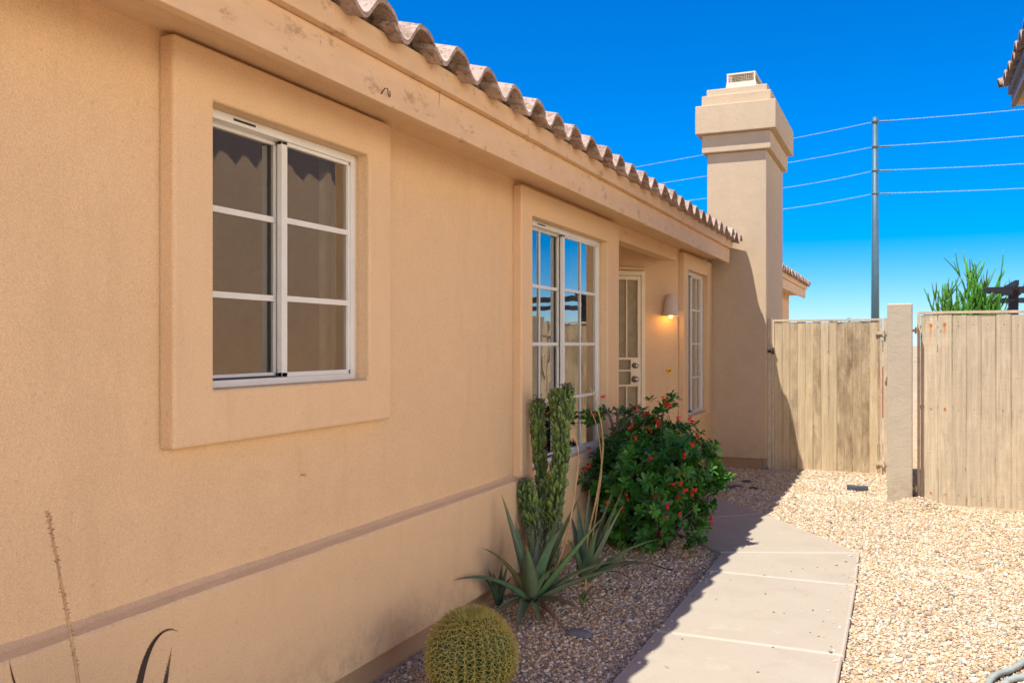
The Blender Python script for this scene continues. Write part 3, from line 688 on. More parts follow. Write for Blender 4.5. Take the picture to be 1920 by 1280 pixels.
# ------------------------------------------------------------------ neighbouring house on the right
N = empty('neighbouring_house', (3.5, 8, 0)); tag(N, 'neighbouring house whose tiled eave corner juts in at the upper right', 'house')
NXW = 1.12; nm = MB(); nm.box(NXW, 7, 5.6, 10.05, 0, 3.86); nm.build('wall', M_stucco, N)
nm = MB(); nm.box(.98, 7.1, 5.3, 10.22, 3.87, 3.90); nm.build('soffit', M_fascia, N)
for x0, z0, z1 in ((.985, 3.86, 3.985), (.955, 3.985, 4.06)):
    t = MB(); t.box(x0, x0+.04, 5.3, 10.24, z0, z1); t.build('fascia_board', m_plain('grey_fascia', (.22, .21, .22), .7), N, bevel=.003)
tile_roof(10.34-.305*16, 10.34, .90, 4.075, 1, N, 3, 4.2)
t = MB()
for q in range(2):
    ang = [PI*k/10 for k in range(11)]
    cpt = Vector((.885+.03*q, 10.30+.0, 4.10+.0)); 
    V = []
    for e, rr in ((0, .075), (1, .068)):
        cc = cpt+Vector((.33, .05, .12))*e
        for a in ang: V.append(tuple(cc+Vector((-.02*math.sin(a), .0, 0))+Vector((0, rr*math.cos(a), rr*math.sin(a)))))
    t.add(V, [(k, k+1, k+12, k+11) for k in range(10)])
    break
o = t.build('end_tile', M_tile, N); sol = o.modifiers.new('t', 'SOLIDIFY'); sol.thickness = .014

# ------------------------------------------------------------------ hooks and small fittings
def hook(p, s, name, label, group=None, mat=M_rust):
    m = MB(); x = p.x
    pts = [(x+.0, p.y-.018*s, p.z-.008*s), (x+.015, p.y-.014*s, p.z+.014*s), (x+.02, p.y-.002*s, p.z+.016*s), (x+.02, p.y+.002*s, p.z-.006*s), (x+.02, p.y+.012*s, p.z-.014*s), (x+.018, p.y+.022*s, p.z-.004*s), (x+.016, p.y+.020*s, p.z+.012*s)]
    m.tube(pts, .0024*s, 6); o = m.build(name, mat, smooth=True); return tag(o, label, 'hook', group)
hook(Vector((-1.879, 3.04, 2.485)), 1.0, 'ceiling_hook', 'rusty curled hook screwed into the eave board above the nearest window')
hook(Vector((XW-.004, 7.45, 2.44)), .8, 'ceiling_hook', 'small painted hook on the porch beam, nearest to the tall window', 'hooks on the porch beam', M_fascia)
hook(Vector((XW-.004, 8.05, 2.43)), .8, 'ceiling_hook', 'small painted hook at the middle of the porch beam', 'hooks on the porch beam', M_fascia)
hook(Vector((XW-.004, 8.75, 2.42)), .8, 'ceiling_hook', 'small painted hook on the porch beam, nearest to the lamp', 'hooks on the porch beam', M_fascia)
m = MB(); m.tube([(XW, 2.93, .98), (XW+.018, 2.93, .982)], .003, 8); m.tube([(XW+.018, 2.93, .982), (XW+.021, 2.93, .982)], .006, 10)
tag(m.build('wall_nail', M_brass), 'small brass nail sticking out of the wall below the nearest window', 'nail')

# ------------------------------------------------------------------ power pole and lines
pole_b = pt(1641, 644, 70); pb = Vector((pole_b.x, pole_b.y, 0)); PT = empty('utility_pole', pb); tag(PT, 'tall tapering steel power pole beyond the gate', 'utility pole')
m = MB(); zt = 19.1; m.tube([pb, pb+Vector((0, 0, 7)), pb+Vector((0, 0, zt))], [.33, .28, .19], 14); m.build('pole', M_pole, PT, smooth=True)
zs_ = [1.5+70*(644-v)/1684 for v in (228, 275, 320, 363)]
for z in zs_:
    m = MB(); m.lathe((pb.x, pb.y, z), [(.01, -.16), (.22, -.16), (.29, 0), (.22, .16), (.01, .16)], 14); m.tube([pb+Vector((0, 0, z)), pb+Vector((1.25*CT, 1.25*ST, z+.02))], .07, 8); m.build('insulator', M_pole, PT)
names = ('topmost', 'second highest', 'third highest', 'lowest')
vr = (205, 255, 307, 353); vl = (260, 304, 350, 390)
for i, z in enumerate(zs_):
    A = pb+Vector((0, 0, z)); Rr = pt(1920, vr[i], 66); Lf = pt(1485, vl[i], 76)
    L2 = pt(1200, (312, 350, 388, 425)[i], 90); R2 = Rr+(Rr-A)*1.5+Vector((0, 0, .5)); L3 = L2+(L2-Lf)*1.1
    # smooth curve through the points
    def cat(ps, n=10):
        out = []
        ps = [ps[0]]+ps+[ps[-1]]
        for a, b, c, d in zip(ps, ps[1:], ps[2:], ps[3:]):
            for k in range(n):
                t = k/n; out.append(.5*((2*b)+(c-a)*t+(2*a-5*b+4*c-d)*t*t+(3*b-a-3*c+d)*t**3))
        out.append(ps[-1]); return out
    m = MB(); m.tube(cat([L3, L2, Lf, A])[:-1]+cat([A, Rr, R2]), .019, 6)
    tag(m.build('power_line', M_wire, smooth=True), names[i]+' of the four power lines hung on the steel pole', 'power line', 'power lines on the steel pole')

# ------------------------------------------------------------------ beyond the fence
pg = empty('pergola', (3.2, 20, 0)); tag(pg, 'black pergola with notched beam ends seen over the fence', 'pergola')
px, py = 1.78, (18.2, 22.6); 
for x in (px, px+3.4):
    for y in py:
        m = MB(); m.box(x-.075, x+.075, y-.075, y+.075, 0, 2.44); m.box(x-.11, x+.11, y-.11, y+.11, 2.36, 2.40); m.build('post', M_black, pg)
def beam(mb, a, b, z, h_, t):
    "beam with scooped ends along a-b"
    a = Vector(a); b = Vector(b); d = (b-a).normalized(); s_ = Vector((-d.y, d.x, 0))*t/2; L = (b-a).length
    prof = [(0, .45), (0, 1), (L, 1), (L, .45), (L-.12, .35), (L-.22, 0), (.22, 0), (.12, .35)]
    V = [tuple(a+d*q+s_*sg+Vector((0, 0, z+h_*r_))) for sg in (-1, 1) for q, r_ in prof]; n = 8
    mb.add(V, [tuple(range(8))[::-1], tuple(range(8, 16))]+[(i, (i+1) % 8, (i+1) % 8+8, i+8) for i in range(8)])
for x in (px, px+3.4):
    m = MB(); beam(m, (x, py[0]-.6, 0), (x, py[1]+.6, 0), 2.44, .15, .06); m.build('beam', M_black, pg)
for y in (18.0, 18.4, 20.4, 22.4, 22.8):
    m = MB(); beam(m, (px-.45, y, 0), (px+4, y, 0), 2.50 if y in (20.4,) else 2.40, .10, .05); m.build('rafter', M_black, pg)
def pencil_bush(c, hgt, n, seed, name, label, cat_, mat, rad=.016, spread=.5):
    rd = random.Random(seed); m = MB(); 
    def grow(p, d, L, r, lev):
        pts = [p]; dd = d.copy()
        for k in range(5):
            dd = (dd+Vector((rd.gauss(0, .08), rd.gauss(0, .08), .05))).normalized(); pts.append(pts[-1]+dd*L/5)
        cc = (.09, .27, .03) if lev else (.10, .20, .04)
        cs = [tuple(x*rd.uniform(.7, 1.4) for x in cc)]*6
        m.tube(pts, [r*(1-.10*k) for k in range(6)], 5, cs)
        if lev < 3 and pts[-1].z < 2.95:
            for k in range(rd.choice([3, 4, 5])):
                q = pts[rd.choice([1, 2, 3, 4, 5])]; ang = rd.uniform(0, 2*PI)
                nd = (dd+Vector((math.cos(ang), math.sin(ang), .35))*rd.uniform(.18, .36)).normalized(); grow(q, nd, L*rd.uniform(.5, .8), r*.75, lev+1)
    for i in range(n):
        a = rd.uniform(0, 2*PI); d = Vector((math.cos(a)*spread*rd.random(), math.sin(a)*spread*rd.random(), 1)).normalized()
        grow(Vector(c)+Vector((math.cos(a)*.15, math.sin(a)*.15, 0)), d, hgt*rd.uniform(.42, .62), rad*1.6, 0)
    T = empty(name, c); tag(T, label, cat_); m.build('branches', mat, T, smooth=True); return T
M_pencil = m_attr('green_stem', .6, .3, sc=5, dirt=.3)
pencil_bush((1.28, 20.15, 0), 2.42, 30, 4, 'desert_shrub', 'spiky bright green shrub rising behind the board fence beside the pergola', 'shrub', M_pencil, .024, .18)
# reddish wall and far trees glimpsed through and over the gate
rw = MB(); rw.box(-1.6, -.2, 19.6, 19.8, -.05, 1.02); tag(rw.build('low_wall', M_redwall), 'low dark red wall glimpsed through the gaps of the wooden gate', 'wall')
def far_tree(c, h_, r_, seed, lab):
    rd = np.random.default_rng(seed); n = 900; T = empty('far_tree', c); tag(T, lab, 'tree', 'far trees beyond the gate')
    cl = rd.normal(0, 1, (7, 3))*np.array([r_*.5, r_*.5, h_*.14]); ci = cl[rd.integers(0, 7, n)]+rd.normal(0, 1, (n, 3))*r_*.25
    P = ci+np.array(c)+np.array([0, 0, h_*.72]); q = rd.normal(0, 1, (n, 3, 3))*.11
    V = (P[:, None]+q).reshape(-1, 3); F = np.arange(3*n).reshape(-1, 3); cc = np.repeat(rd.uniform(.6, 1.3, (n, 1))*np.array([[.06, .10, .03]]), 3, 0)
    np_mesh('crown', V, F, M_leaf, cc, T)
    m = MB(); m.tube([c, Vector(c)+Vector((.1, 0, h_*.4)), Vector(c)+Vector((0, 0, h_*.75))], [.14, .1, .05], 8); m.build('trunk', M_bark, T)
for i, (u, v, F_) in enumerate(((1578, 596, 62), (1612, 590, 58))):
    p = pt(u, v, F_); far_tree((p.x, p.y, 0), p.z-.95, 1.3 if i else 1.6, 20+i, ('small far tree top above the middle of the gate', 'small far tree top left of the steel pole')[i])

# ------------------------------------------------------------------ plants
def bez(a, b, c, t): return a*(1-t)**2+b*2*t*(1-t)+c*t*t
def leaf(mb, base, ctrl, tip, w0, axis, green=(.10, .17, .085), dead=0, twist=0, teeth=True, rd=random):
    "thick channelled aloe leaf"
    base, ctrl, tip = Vector(base), Vector(ctrl), Vector(tip); n = 22; b0 = len(mb.v); g_ = Vector(green); K = 9
    dry = Vector((.30, .15, .09)); bl = []
    for i in range(n+1):
        t = i/n; p = bez(base, ctrl, tip, t); d = (bez(base, ctrl, tip, min(1, t+.02))-bez(base, ctrl, tip, max(0, t-.02))).normalized()
        up = Vector(axis)-Vector(base); up = (Vector((0, 0, 1))-d*d.z) if abs(d.z) < .8 else -(Vector((d.x, d.y, 0)))
        up = up+(Vector(axis)-p)*.6
        up = (up-d*up.dot(d)).normalized(); sd_ = d.cross(up).normalized()
        if twist: q = Matrix.Rotation(twist*t, 3, d); up = q @ up; sd_ = q @ sd_
        wd = w0*(min(1, .75+t*1.2))*(1-t**1.35)**.9*.5; wd = max(wd, .0008); th = wd*.34
        tipc = max(0, (t-.82)/.18); cdead = max(dead, tipc*.9)
        for k in range(K):
            a = k/(K-1)*2-1; mb.v.append(tuple(p+sd_*wd*a+up*(a*a*wd*.42)))
            e = .35*abs(a)**6; c = g_.lerp(dry, min(1, cdead+e)); mb.c.append(tuple(c*(.92+.16*noise.noise(Vector((t*9, a, base.x*50))))))
        for k in range(K-1, -1, -1):
            a = k/(K-1)*2-1; mb.v.append(tuple(p+sd_*wd*a*.995+up*(a*a*wd*.42-th*(1-a*a))))
            c = (g_*1.12).lerp(dry, min(1, cdead)); mb.c.append(tuple(c))
        bl.append((p, up, sd_, wd, d))
    W = 2*K
    for i in range(n):
        for k in range(W): mb.f.append((b0+i*W+k, b0+i*W+(k+1) % W, b0+(i+1)*W+(k+1) % W, b0+(i+1)*W+k))
    if teeth:
        for i in range(1, n-1):
            p, up, sd_, wd, d = bl[i]
            for h_ in (0, .5):
                q = p.lerp(bl[i+1][0], h_)
                for sg in (-1, 1):
                    e = q+sd_*wd*sg+up*wd*.42; L = .0045
                    mb.add([e-d*.002, e+d*.002, e+sd_*sg*L+d*.001, e+up*.0015], [(0, 1, 2), (1, 3, 2), (3, 0, 2)], (.28, .16, .08))
def stalk(mb, pts, r0, r1, fuzz=.012, col=(.42, .27, .13), start=.5, seed=1):
    rd = random.Random(seed); P = []
    pts = [Vector(p) for p in pts]; m = len(pts)
    ps = [pts[0]]+pts+[pts[-1]]
    for a, b, c, d in zip(ps, ps[1:], ps[2:], ps[3:]):
        for k in range(8): t = k/8; P.append(.5*((2*b)+(c-a)*t+(2*a-5*b+4*c-d)*t*t+(3*b-a-3*c+d)*t**3))
    P.append(pts[-1]); n = len(P)
    mb.tube(P, [r0+(r1-r0)*i/(n-1) for i in range(n)], 7, [tuple(Vector(col)*rd.uniform(.8, 1.15)) for _ in P])
    for i in range(int(n*start), n-1):
        for k in range(7):
            q = P[i].lerp(P[i+1], rd.random()); a = rd.uniform(0, 2*PI); v_ = Vector((math.cos(a), math.sin(a), rd.uniform(-.3, .6)))
            L = fuzz*rd.uniform(.5, 1); s_ = v_.orthogonal().normalized()*L*.38
            mb.add([q+s_, q-s_, q+v_*L+s_*.4], [(0, 1, 2)], tuple(Vector(col)*rd.uniform(.6, 1.3)))
    return P
M_stalk = m_attr('dry_stalk', .85, .2, sc=40, dirt=.2)
def aloe(name, base, label, leaves, axis_h=.7, wd=.084, green=(.12, .20, .095)):
    base = Vector(base); E = empty(name, base); tag(E, label, 'aloe'); m = MB(); ax = base+Vector((0, 0, axis_h))
    for (u, v, F_, lift, ww, dead, *cu) in leaves:
        tip = pt(u, v, F_); b = base+Vector(((tip.x-base.x)*.06, (tip.y-base.y)*.06, .05)); ctrl = b.lerp(tip, .45)+Vector((0, 0, lift))
        gg = tuple(c*random.uniform(.82, 1.25) for c in green)
        if cu: ctrl = pt(cu[0], cu[1], F_)
        if dead < 0: gg = (.035, .020, .016); dead = 0
        leaf(m, b, ctrl, tip, ww*wd, ax, gg, dead)
    m.build('leaves', M_aloe, E, smooth=True); return E
A1 = pt(997, 1150, 4.97); A1.z = .03
aloe('aloe_plant', A1, 'large grey green aloe with a long leaf reaching left along the wall', [
    (940, 926, 5.05, .04, 1.15, 0), (1056, 945, 5.05, .05, 1.0, 0), (1133, 966, 4.9, .02, 1.3, .05), (1090, 925, 5.15, .04, .95, 0),
    (903, 1027, 4.85, .12, .9, .45), (851, 1088, 4.62, .13, .95, .05), (1170, 1062, 4.75, .05, 1.0, .10), (1048, 1065, 4.75, .10, .6, .2), (985, 1020, 4.6, .06, 1.2, .1),
    (1095, 1146, 4.62, .07, .8, .35), (922, 1155, 4.65, .07, .85, .1), (968, 1186, 4.55, .10, 1.1, 0), (1012, 1175, 4.60, .09, .8, .05), (1052, 1172, 4.6, .06, .4, 1), (1067, 1190, 4.55, .04, .35, 1), (1030, 1185, 4.6, .03, .3, 1),
    (1012, 1000, 5.1, .05, .9, 0), (1052, 990, 4.75, .10, 1.1, 0), (965, 975, 5.15, .03, .9, 0), (1170, 1050, 4.95, .10, .7, .0), (905, 1130, 4.9, .06, .5, .8), (1000, 985, 5.2, .03, .8, 0)])
A2 = pt(1095, 1112, 5.40); A2.z = .03
aloe('aloe_plant', A2, 'second large aloe, between the tall cactus and the flowering bush', [
    (1168, 918, 5.5, .02, .9, 0), (1168, 946, 5.3, .02, 1.1, 0), (1148, 922, 5.6, .04, .7, 0), (1106, 915, 5.5, .0, .95, 0), (1240, 1010, 5.25, .10, .85, .05),
    (1224, 1058, 5.1, .10, 1.2, 0), (1190, 1090, 4.95, .12, .5, .2), (1070, 965, 5.7, .05, .9, 0), (1082, 935, 5.65, .02, .9, 0), (1142, 1038, 5.1, .04, 1.1, 0), (1230, 1045, 5.2, .12, .45, .3),
    (1120, 990, 5.2, .04, 1.0, 0), (1062, 1010, 5.3, .10, .8, 0), (1135, 960, 5.55, .02, .9, 0)], .7, .075)
A3 = pt(935, 1130, 4.92); A3.z = .02
aloe('aloe_offshoot', A3, 'small dark aloe offshoot against the wall left of the large aloe', [
    (925, 1072, 4.86, .02, .35, 0), (942, 1054, 4.9, .02, .4, 0), (952, 1060, 4.86, .03, .35, .1), (905, 1080, 4.84, .05, .35, 0), (915, 1065, 4.84, .03, .3, 0), (960, 1078, 4.9, .04, .4, 0), (935, 1085, 4.88, .02, .4, 0), (948, 1098, 4.85, .04, .4, 0)], .4, .13, (.03, .07, .04))
A4 = pt(1092, 1156, 4.93); A4.z = .02
aloe('aloe_offshoot', A4, 'small upright aloe offshoot growing out of the gravel right of the large aloe', [
    (1082, 1108, 4.93, .01, .3, 0), (1097, 1105, 4.95, .01, .3, 0), (1112, 1100, 4.93, .03, .3, 0), (1078, 1120, 4.88, .03, .28, .1), (1108, 1125, 4.9, .03, .3, 0), (1090, 1112, 5.0, .0, .3, 0)], .4, .10, (.10, .19, .06))
# flower stalks of the aloes
def free_stalk(pix, r0, r1, label, fuzz, start, seed, col=(.45, .28, .14)):
    m = MB(); pts = [pt(*q) for q in pix]; stalk(m, pts, r0, r1, fuzz, col, start, seed)
    return tag(m.build('flower_stalk', M_stalk, smooth=False), label, 'flower stalk', 'dry aloe flower stalks')
free_stalk([(1098, 1100, 5.35), (1102, 1010, 5.35), (1119, 930, 5.3), (1130, 850, 5.25), (1128, 800, 5.25), (1116, 750, 5.2), (1098, 709, 5.2)], .007, .0025, 'tallest dry stalk, bending left in front of the tall window', .007, .75, 2, (.40, .30, .13))
free_stalk([(1100, 1080, 5.4), (1122, 930, 5.35), (1128, 870, 5.3), (1119, 800, 5.3), (1107, 768, 5.3)], .005, .002, 'thin dry stalk just left of the tallest one, in front of the tall window', .005, .7, 3, (.42, .29, .15))
free_stalk([(1020, 1120, 5.0), (1056, 1030, 4.95), (1072, 960, 4.9), (1083, 880, 4.9), (1084, 845, 4.9), (1075, 808, 4.9)], .006, .003, 'short dry stalk with a seedy crooked tip right of the tall cactus', .011, .55, 4, (.50, .33, .17))
# near plant, bottom left
A5 = pt(235, 1500, 2.35); A5 = Vector((A5.x, A5.y, .02))
aloe('aloe_plant', A5, 'nearest aloe with dark dried leaf tips poking up at the lower left against the wall', [
    (335, 1183, 2.36, 0, .85, -1, 238, 1140), (322, 1213, 2.28, 0, .7, -1, 305, 1330), (18, 1236, 2.2, 0, .6, -1, 14, 1300), (465, 1300, 2.3, .1, .9, 0), (430, 1262+40, 2.4, .02, .5, 0), (180, 1320, 2.1, .12, .8, 0), (300, 1330, 2.1, .14, .9, 0), (90, 1340, 2.3, .14, .9, 0)], .7, .065, (.07, .12, .06))
free_stalk([(190, 1560, 2.36), (150, 1300, 2.34), (138, 1222, 2.34), (118, 1110, 2.34), (101, 1020, 2.34), (89, 958, 2.34)], .0055, .0028, 'long dry seed stalk rising alone in front of the wall at the lower left', .012, .3, 6, (.52, .33, .18))

# tall lumpy cactus
def knobs(mb, sp, pts, rad, seed):
    "upward pointing knobs crowded over a column"
    rd = random.Random(seed+50); bm = bmesh.new(); bmesh.ops.create_icosphere(bm, subdivisions=2, radius=1)
    SV = [v.co.copy() for v in bm.verts]; SF = [tuple(v.index for v in f.verts) for f in bm.faces]; bm.free()
    pts = [Vector(p) for p in pts]; segs = [(a, b, r0, r1) for a, b, r0, r1 in zip(pts, pts[1:], rad, rad[1:])]; tot = sum((b-a).length for a, b, _, _ in segs)
    n = int(tot*340)
    for q in range(n+26):
        if q < n:
            x = rd.random()*tot
            for a, b, r0, r1 in segs:
                L = (b-a).length
                if x <= L: break
                x -= L
            t = min(1, x/L); c = a.lerp(b, t); R_ = r0*(1-t)+r1*t; d = (b-a).normalized()
            ang = round(rd.random()*9)/9*2*PI+rd.gauss(0, .16)+c.z*2; k = 1+.38*noise.noise(Vector((math.cos(ang)*1.5, math.sin(ang)*1.5, c.z*9+seed)))
        else:
            c = pts[-1]+(pts[-1]-pts[-2]).normalized()*rd.uniform(-.01, rad[-1]*.55); R_ = rad[-1]*rd.uniform(.25, .8); d = (pts[-1]-pts[-2]).normalized(); ang = rd.uniform(0, 2*PI); k = 1
        s1 = (Vector((1, 0, 0))-d*d.x).normalized(); s2 = d.cross(s1); o_ = s1*math.cos(ang)+s2*math.sin(ang); ax = (d+o_*rd.uniform(.25, .75)+Vector((rd.gauss(0, .2), rd.gauss(0, .2), 0))).normalized()
        p = c+o_*R_*k*.80; u_ = ax.orthogonal().normalized(); w_ = ax.cross(u_); la = rd.uniform(.011, .031); lb = la*rd.uniform(.38, .58)
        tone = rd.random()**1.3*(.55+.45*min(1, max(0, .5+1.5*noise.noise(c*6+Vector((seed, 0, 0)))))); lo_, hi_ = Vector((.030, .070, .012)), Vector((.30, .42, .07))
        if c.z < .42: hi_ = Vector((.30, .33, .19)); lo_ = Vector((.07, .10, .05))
        b0 = len(mb.v)
        for v in SV:
            e = 1-.25*v.z; mb.v.append(tuple(p+ax*v.z*la+(u_*v.x+w_*v.y)*lb*e)); cc = lo_.lerp(hi_, min(1, tone*(.55+.45*max(0, v.z))))
            mb.c.append(tuple(cc))
        mb.f += [tuple(i+b0 for i in f) for f in SF]
        tip = p+ax*la*.9+o_*lb*.3
        for _ in range(5):
            v_ = (ax+o_*.6+Vector((rd.gauss(0, .7), rd.gauss(0, .7), rd.gauss(0, .7)))).normalized(); L = rd.uniform(.005, .013); s_ = v_.orthogonal().normalized()*.0012
            sp.add([tip+s_, tip-s_, tip+v_*L], [(0, 1, 2)], rd.choice([(.50, .47, .40), (.62, .58, .52), (.20, .15, .10)]))
def lumpy(mb, sp, pts, rad, seed, ribs=7):
    pts = [Vector(p) for p in pts]; P = []; Rr = []
    for i in range(len(pts)-1):
        L = (pts[i+1]-pts[i]).length; n = max(2, int(L/.009))
        for k in range(n): t = k/n; P.append(pts[i].lerp(pts[i+1], t)); Rr.append(rad[i]*(1-t)+rad[i+1]*t)
    n0 = len(P)
    for k in range(1, 8):       # rounded head
        a = k/7*PI/2; P.append(pts[-1]+(pts[-1]-pts[-2]).normalized()*rad[-1]*math.sin(a)*.9); Rr.append(rad[-1]*max(.03, math.cos(a)))
    K = 72; b0 = len(mb.v); N_ = len(P); rd = random.Random(seed)
    for i, p in enumerate(P):
        d = (P[min(i+1, N_-1)]-P[max(i-1, 0)]).normalized(); s1 = d.orthogonal().normalized(); s1 = (Vector((1, 0, 0))-d*d.x).normalized(); s2 = d.cross(s1)
        for k in range(K):
            a = 2*PI*k/K; q = Vector((math.cos(a)*2.2, math.sin(a)*2.2, p.z*13))
            ph = ribs*a+2.6*noise.noise(Vector((math.cos(a)*.8, math.sin(a)*.8, p.z*4+seed)))
            rib = max(0, math.cos(ph))**.7 if math.cos(ph) > 0 else -.25*abs(math.cos(ph))
            bead = .5+.5*math.sin(p.z*150+6*noise.noise(Vector((a*2, p.z*5, seed)))+2*math.floor(ph/(2*PI)+.5))
            lump = noise.noise(q+Vector((seed*7, 0, 0))); lump2 = noise.noise(q*2.1+Vector((0, seed*3, 0)))
            lump3 = abs(noise.noise(q*3.6+Vector((seed, seed, 0)))); bead = (.5+.5*math.sin(p.z*95+9*noise.noise(Vector((math.cos(a)*1.5, math.sin(a)*1.5, p.z*6+seed)))+2.4*math.floor(ph/(2*PI)+.5)))**.8; lump4 = noise.noise(q*7.5+Vector((seed, 0, seed))); f = .70+.36*rib*(.2+.8*bead)+.40*lump+.34*lump2+.22*lump3+.16*lump4
            r_ = Rr[i]*f; x = p+(s1*math.cos(a)+s2*math.sin(a))*r_
            mb.v.append(tuple(x)); hi = min(1, max(0, rib))
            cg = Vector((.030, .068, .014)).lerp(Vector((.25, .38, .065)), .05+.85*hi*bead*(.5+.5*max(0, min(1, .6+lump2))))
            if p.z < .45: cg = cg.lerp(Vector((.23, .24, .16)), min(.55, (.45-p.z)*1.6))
            mb.c.append(tuple(cg))
            if rib > .82 and bead > .8 and rd.random() < .55:
                o_ = (s1*math.cos(a)+s2*math.sin(a))
                for _ in range(5):
                    v_ = (o_+Vector((rd.gauss(0, .7), rd.gauss(0, .7), rd.gauss(0, .7)))).normalized(); L = rd.uniform(.006, .016); s_ = v_.orthogonal().normalized()*.0011
                    sp.add([x-o_*.001+s_, x-o_*.001-s_, x+v_*L], [(0, 1, 2)], rd.choice([(.42, .38, .30), (.20, .15, .10), (.55, .50, .42)]))
    for i in range(N_-1):
        for k in range(K): mb.f.append((b0+i*K+k, b0+i*K+(k+1) % K, b0+(i+1)*K+(k+1) % K, b0+(i+1)*K+k))
    mb.f.append(tuple(b0+(N_-1)*K+k for k in range(K)))
    top = P[-1]
    for _ in range(260):          # dark woolly crown
        v_ = Vector((rd.gauss(0, .8), rd.gauss(0, .8), rd.uniform(.2, 1))).normalized(); q = top+Vector((rd.gauss(0, 1), rd.gauss(0, 1), 0))*rad[-1]*.5-Vector((0, 0, .012)); L = rd.uniform(.012, .024); s_ = v_.orthogonal().normalized()*.0013
        sp.add([q+s_, q-s_, q+v_*L], [(0, 1, 2)], rd.choice([(.05, .035, .03), (.10, .07, .05), (.3, .27, .22)]))
cb = pt(1030, 1103, 5.42); cb.z = 0; CE = empty('tall_cactus', cb); tag(CE, 'tall knobbly green cactus with several lumpy columns in front of the tall window', 'cactus')
FC = 5.40
for seed, pix, rad in ((1, [(1035, 1090), (1036, 1000), (1042, 920), (1052, 850), (1050, 800), (1050, 765), (1046, 742)], [.050, .052, .058, .054, .054, .062, .058]),
                       (2, [(1003, 1085), (1004, 1000), (990, 950), (988, 908)], [.048, .050, .056, .054]),
                       (3, [(1008, 1010), (1018, 955), (1022, 930), (1022, 912)], [.036, .042, .044, .042]),
                       (4, [(1022, 1000), (1015, 900), (1010, 840), (1008, 775), (1009, 758)], [.028, .036, .040, .044, .046]),
                       (6, [(1058, 800), (1066, 765), (1066, 748), (1064, 728)], [.034, .044, .042, .040])):
    mb = MB(); sp = MB(); dF = {4: .10, 3: .03}.get(seed, 0)
    pts = [pt(u, v, FC+dF) for u, v in pix]
    if pix[0][1] > 1080: pts[0].z = -.02
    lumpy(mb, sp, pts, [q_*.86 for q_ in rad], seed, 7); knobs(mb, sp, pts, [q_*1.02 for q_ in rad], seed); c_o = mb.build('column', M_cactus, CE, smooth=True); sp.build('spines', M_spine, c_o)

# golden barrel cactus
def barrel(c, r, hz):
    E = empty('barrel_cactus', (c.x, c.y, 0)); tag(E, 'round golden barrel cactus covered in yellow spines at the foot of the wall', 'cactus')
    NR = 30; m = MB(); K = NR*8; J = 48; V = []
    def surf(th, ph):   # th from pole
        rib = abs(math.cos(ph*NR/2)); f = 1-.085*(1-rib**.6)*min(1, math.sin(th)*2.2)
        rr = r*f*math.sin(th)**.93 if th < PI/2 else r*f*math.sin(th)**.8
        z = hz*math.cos(th) if th < PI/2 else hz*.95*math.cos(th)
        if th < .35: z -= .012*(1-th/.35)
        return Vector((c.x+rr*math.cos(ph), c.y+rr*math.sin(ph), c.z+z))
    for j in range(J+1):
        th = .02+(PI*.86)*j/J
        for k in range(K):
            ph = 2*PI*k/K; p = surf(th, ph); m.v.append(tuple(p)); rib = abs(math.cos(ph*NR/2))
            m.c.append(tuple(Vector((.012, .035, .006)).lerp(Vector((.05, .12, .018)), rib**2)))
    for j in range(J):
        for k in range(K): m.f.append((j*K+k, j*K+(k+1) % K, (j+1)*K+(k+1) % K, (j+1)*K+k))
    m.f.append(tuple(range(K)))
    m.build('body', M_cactus, E, smooth=True)
    sp = MB(); rd = random.Random(3)
    for i in range(NR):
        ph = 2*PI*i/NR; s_acc = .12; n = 0
        while s_acc < 2.45:
            th = s_acc; p = surf(th, ph); p2 = surf(th+.02, ph); d = (p2-p).normalized(); nrm = (p-Vector((c.x, c.y, c.z-.02))).normalized(); nrm = (nrm-d*nrm.dot(d)).normalized(); t_ = d.cross(nrm)
            old = min(1, max(0, (th-.5)/1.3))
            dens = 8 if th > .3 else 9
            for q in range(dens):
                a = 2*PI*q/dens+rd.uniform(-.25, .25); out = rd.uniform(.35, .75) if th > .55 else rd.uniform(.6, 1.5)
                v_ = (d*math.cos(a)+t_*math.sin(a)+nrm*out).normalized(); L = rd.uniform(.032, .050)*(1.0 if th > .4 else .8)
                if q == 0: v_ = (nrm+d*.6).normalized(); L = .045
                colr = Vector((.62, .44, .07)).lerp(Vector((.55, .48, .16)), rd.random()); 
                if th < .55: colr = Vector((.62, .52, .14))*rd.uniform(.6, 1.1)
                if th > 2.0: colr = colr*.6
                b = p+nrm*.001; mid = b+v_*L*.55+nrm*.002; e = b+v_*L-nrm*L*.12*(1-out*.5)
                s1 = v_.orthogonal().normalized(); s2 = v_.cross(s1); w_ = .0015
                vv = []
                for base_, ww in ((b, w_), (mid, w_*.8)):
                    for k in range(3): aa = 2*PI*k/3; vv.append(base_+(s1*math.cos(aa)+s2*math.sin(aa))*ww)
                vv.append(e)
                sp.add(vv, [(0, 1, 4, 3), (1, 2, 5, 4), (2, 0, 3, 5), (3, 4, 6), (4, 5, 6), (5, 3, 6)], tuple(colr))
            s_acc += (.07 if th < .35 else .15)+.012*math.sin(i*2.1); n += 1
    sp.build('spines', M_spine, E)
    wl = MB()
    for _ in range(240):
        a = rd.uniform(0, 2*PI); q = rd.random()**.5*.13; p = surf(max(.03, q), a); v_ = Vector((rd.gauss(0, .6), rd.gauss(0, .6), 1)).normalized(); L = rd.uniform(.012, .026); s_ = v_.orthogonal().normalized()*.0011
        wl.add([p+s_, p-s_, p+v_*L], [(0, 1, 2)], rd.choice([(.60, .50, .16), (.66, .58, .26), (.42, .36, .10)]))
    wl.build('woolly_crown', M_spine, E)
bc = pt(884, 1220, 3.86); bc.z = .165; barrel(bc, .182, .176)

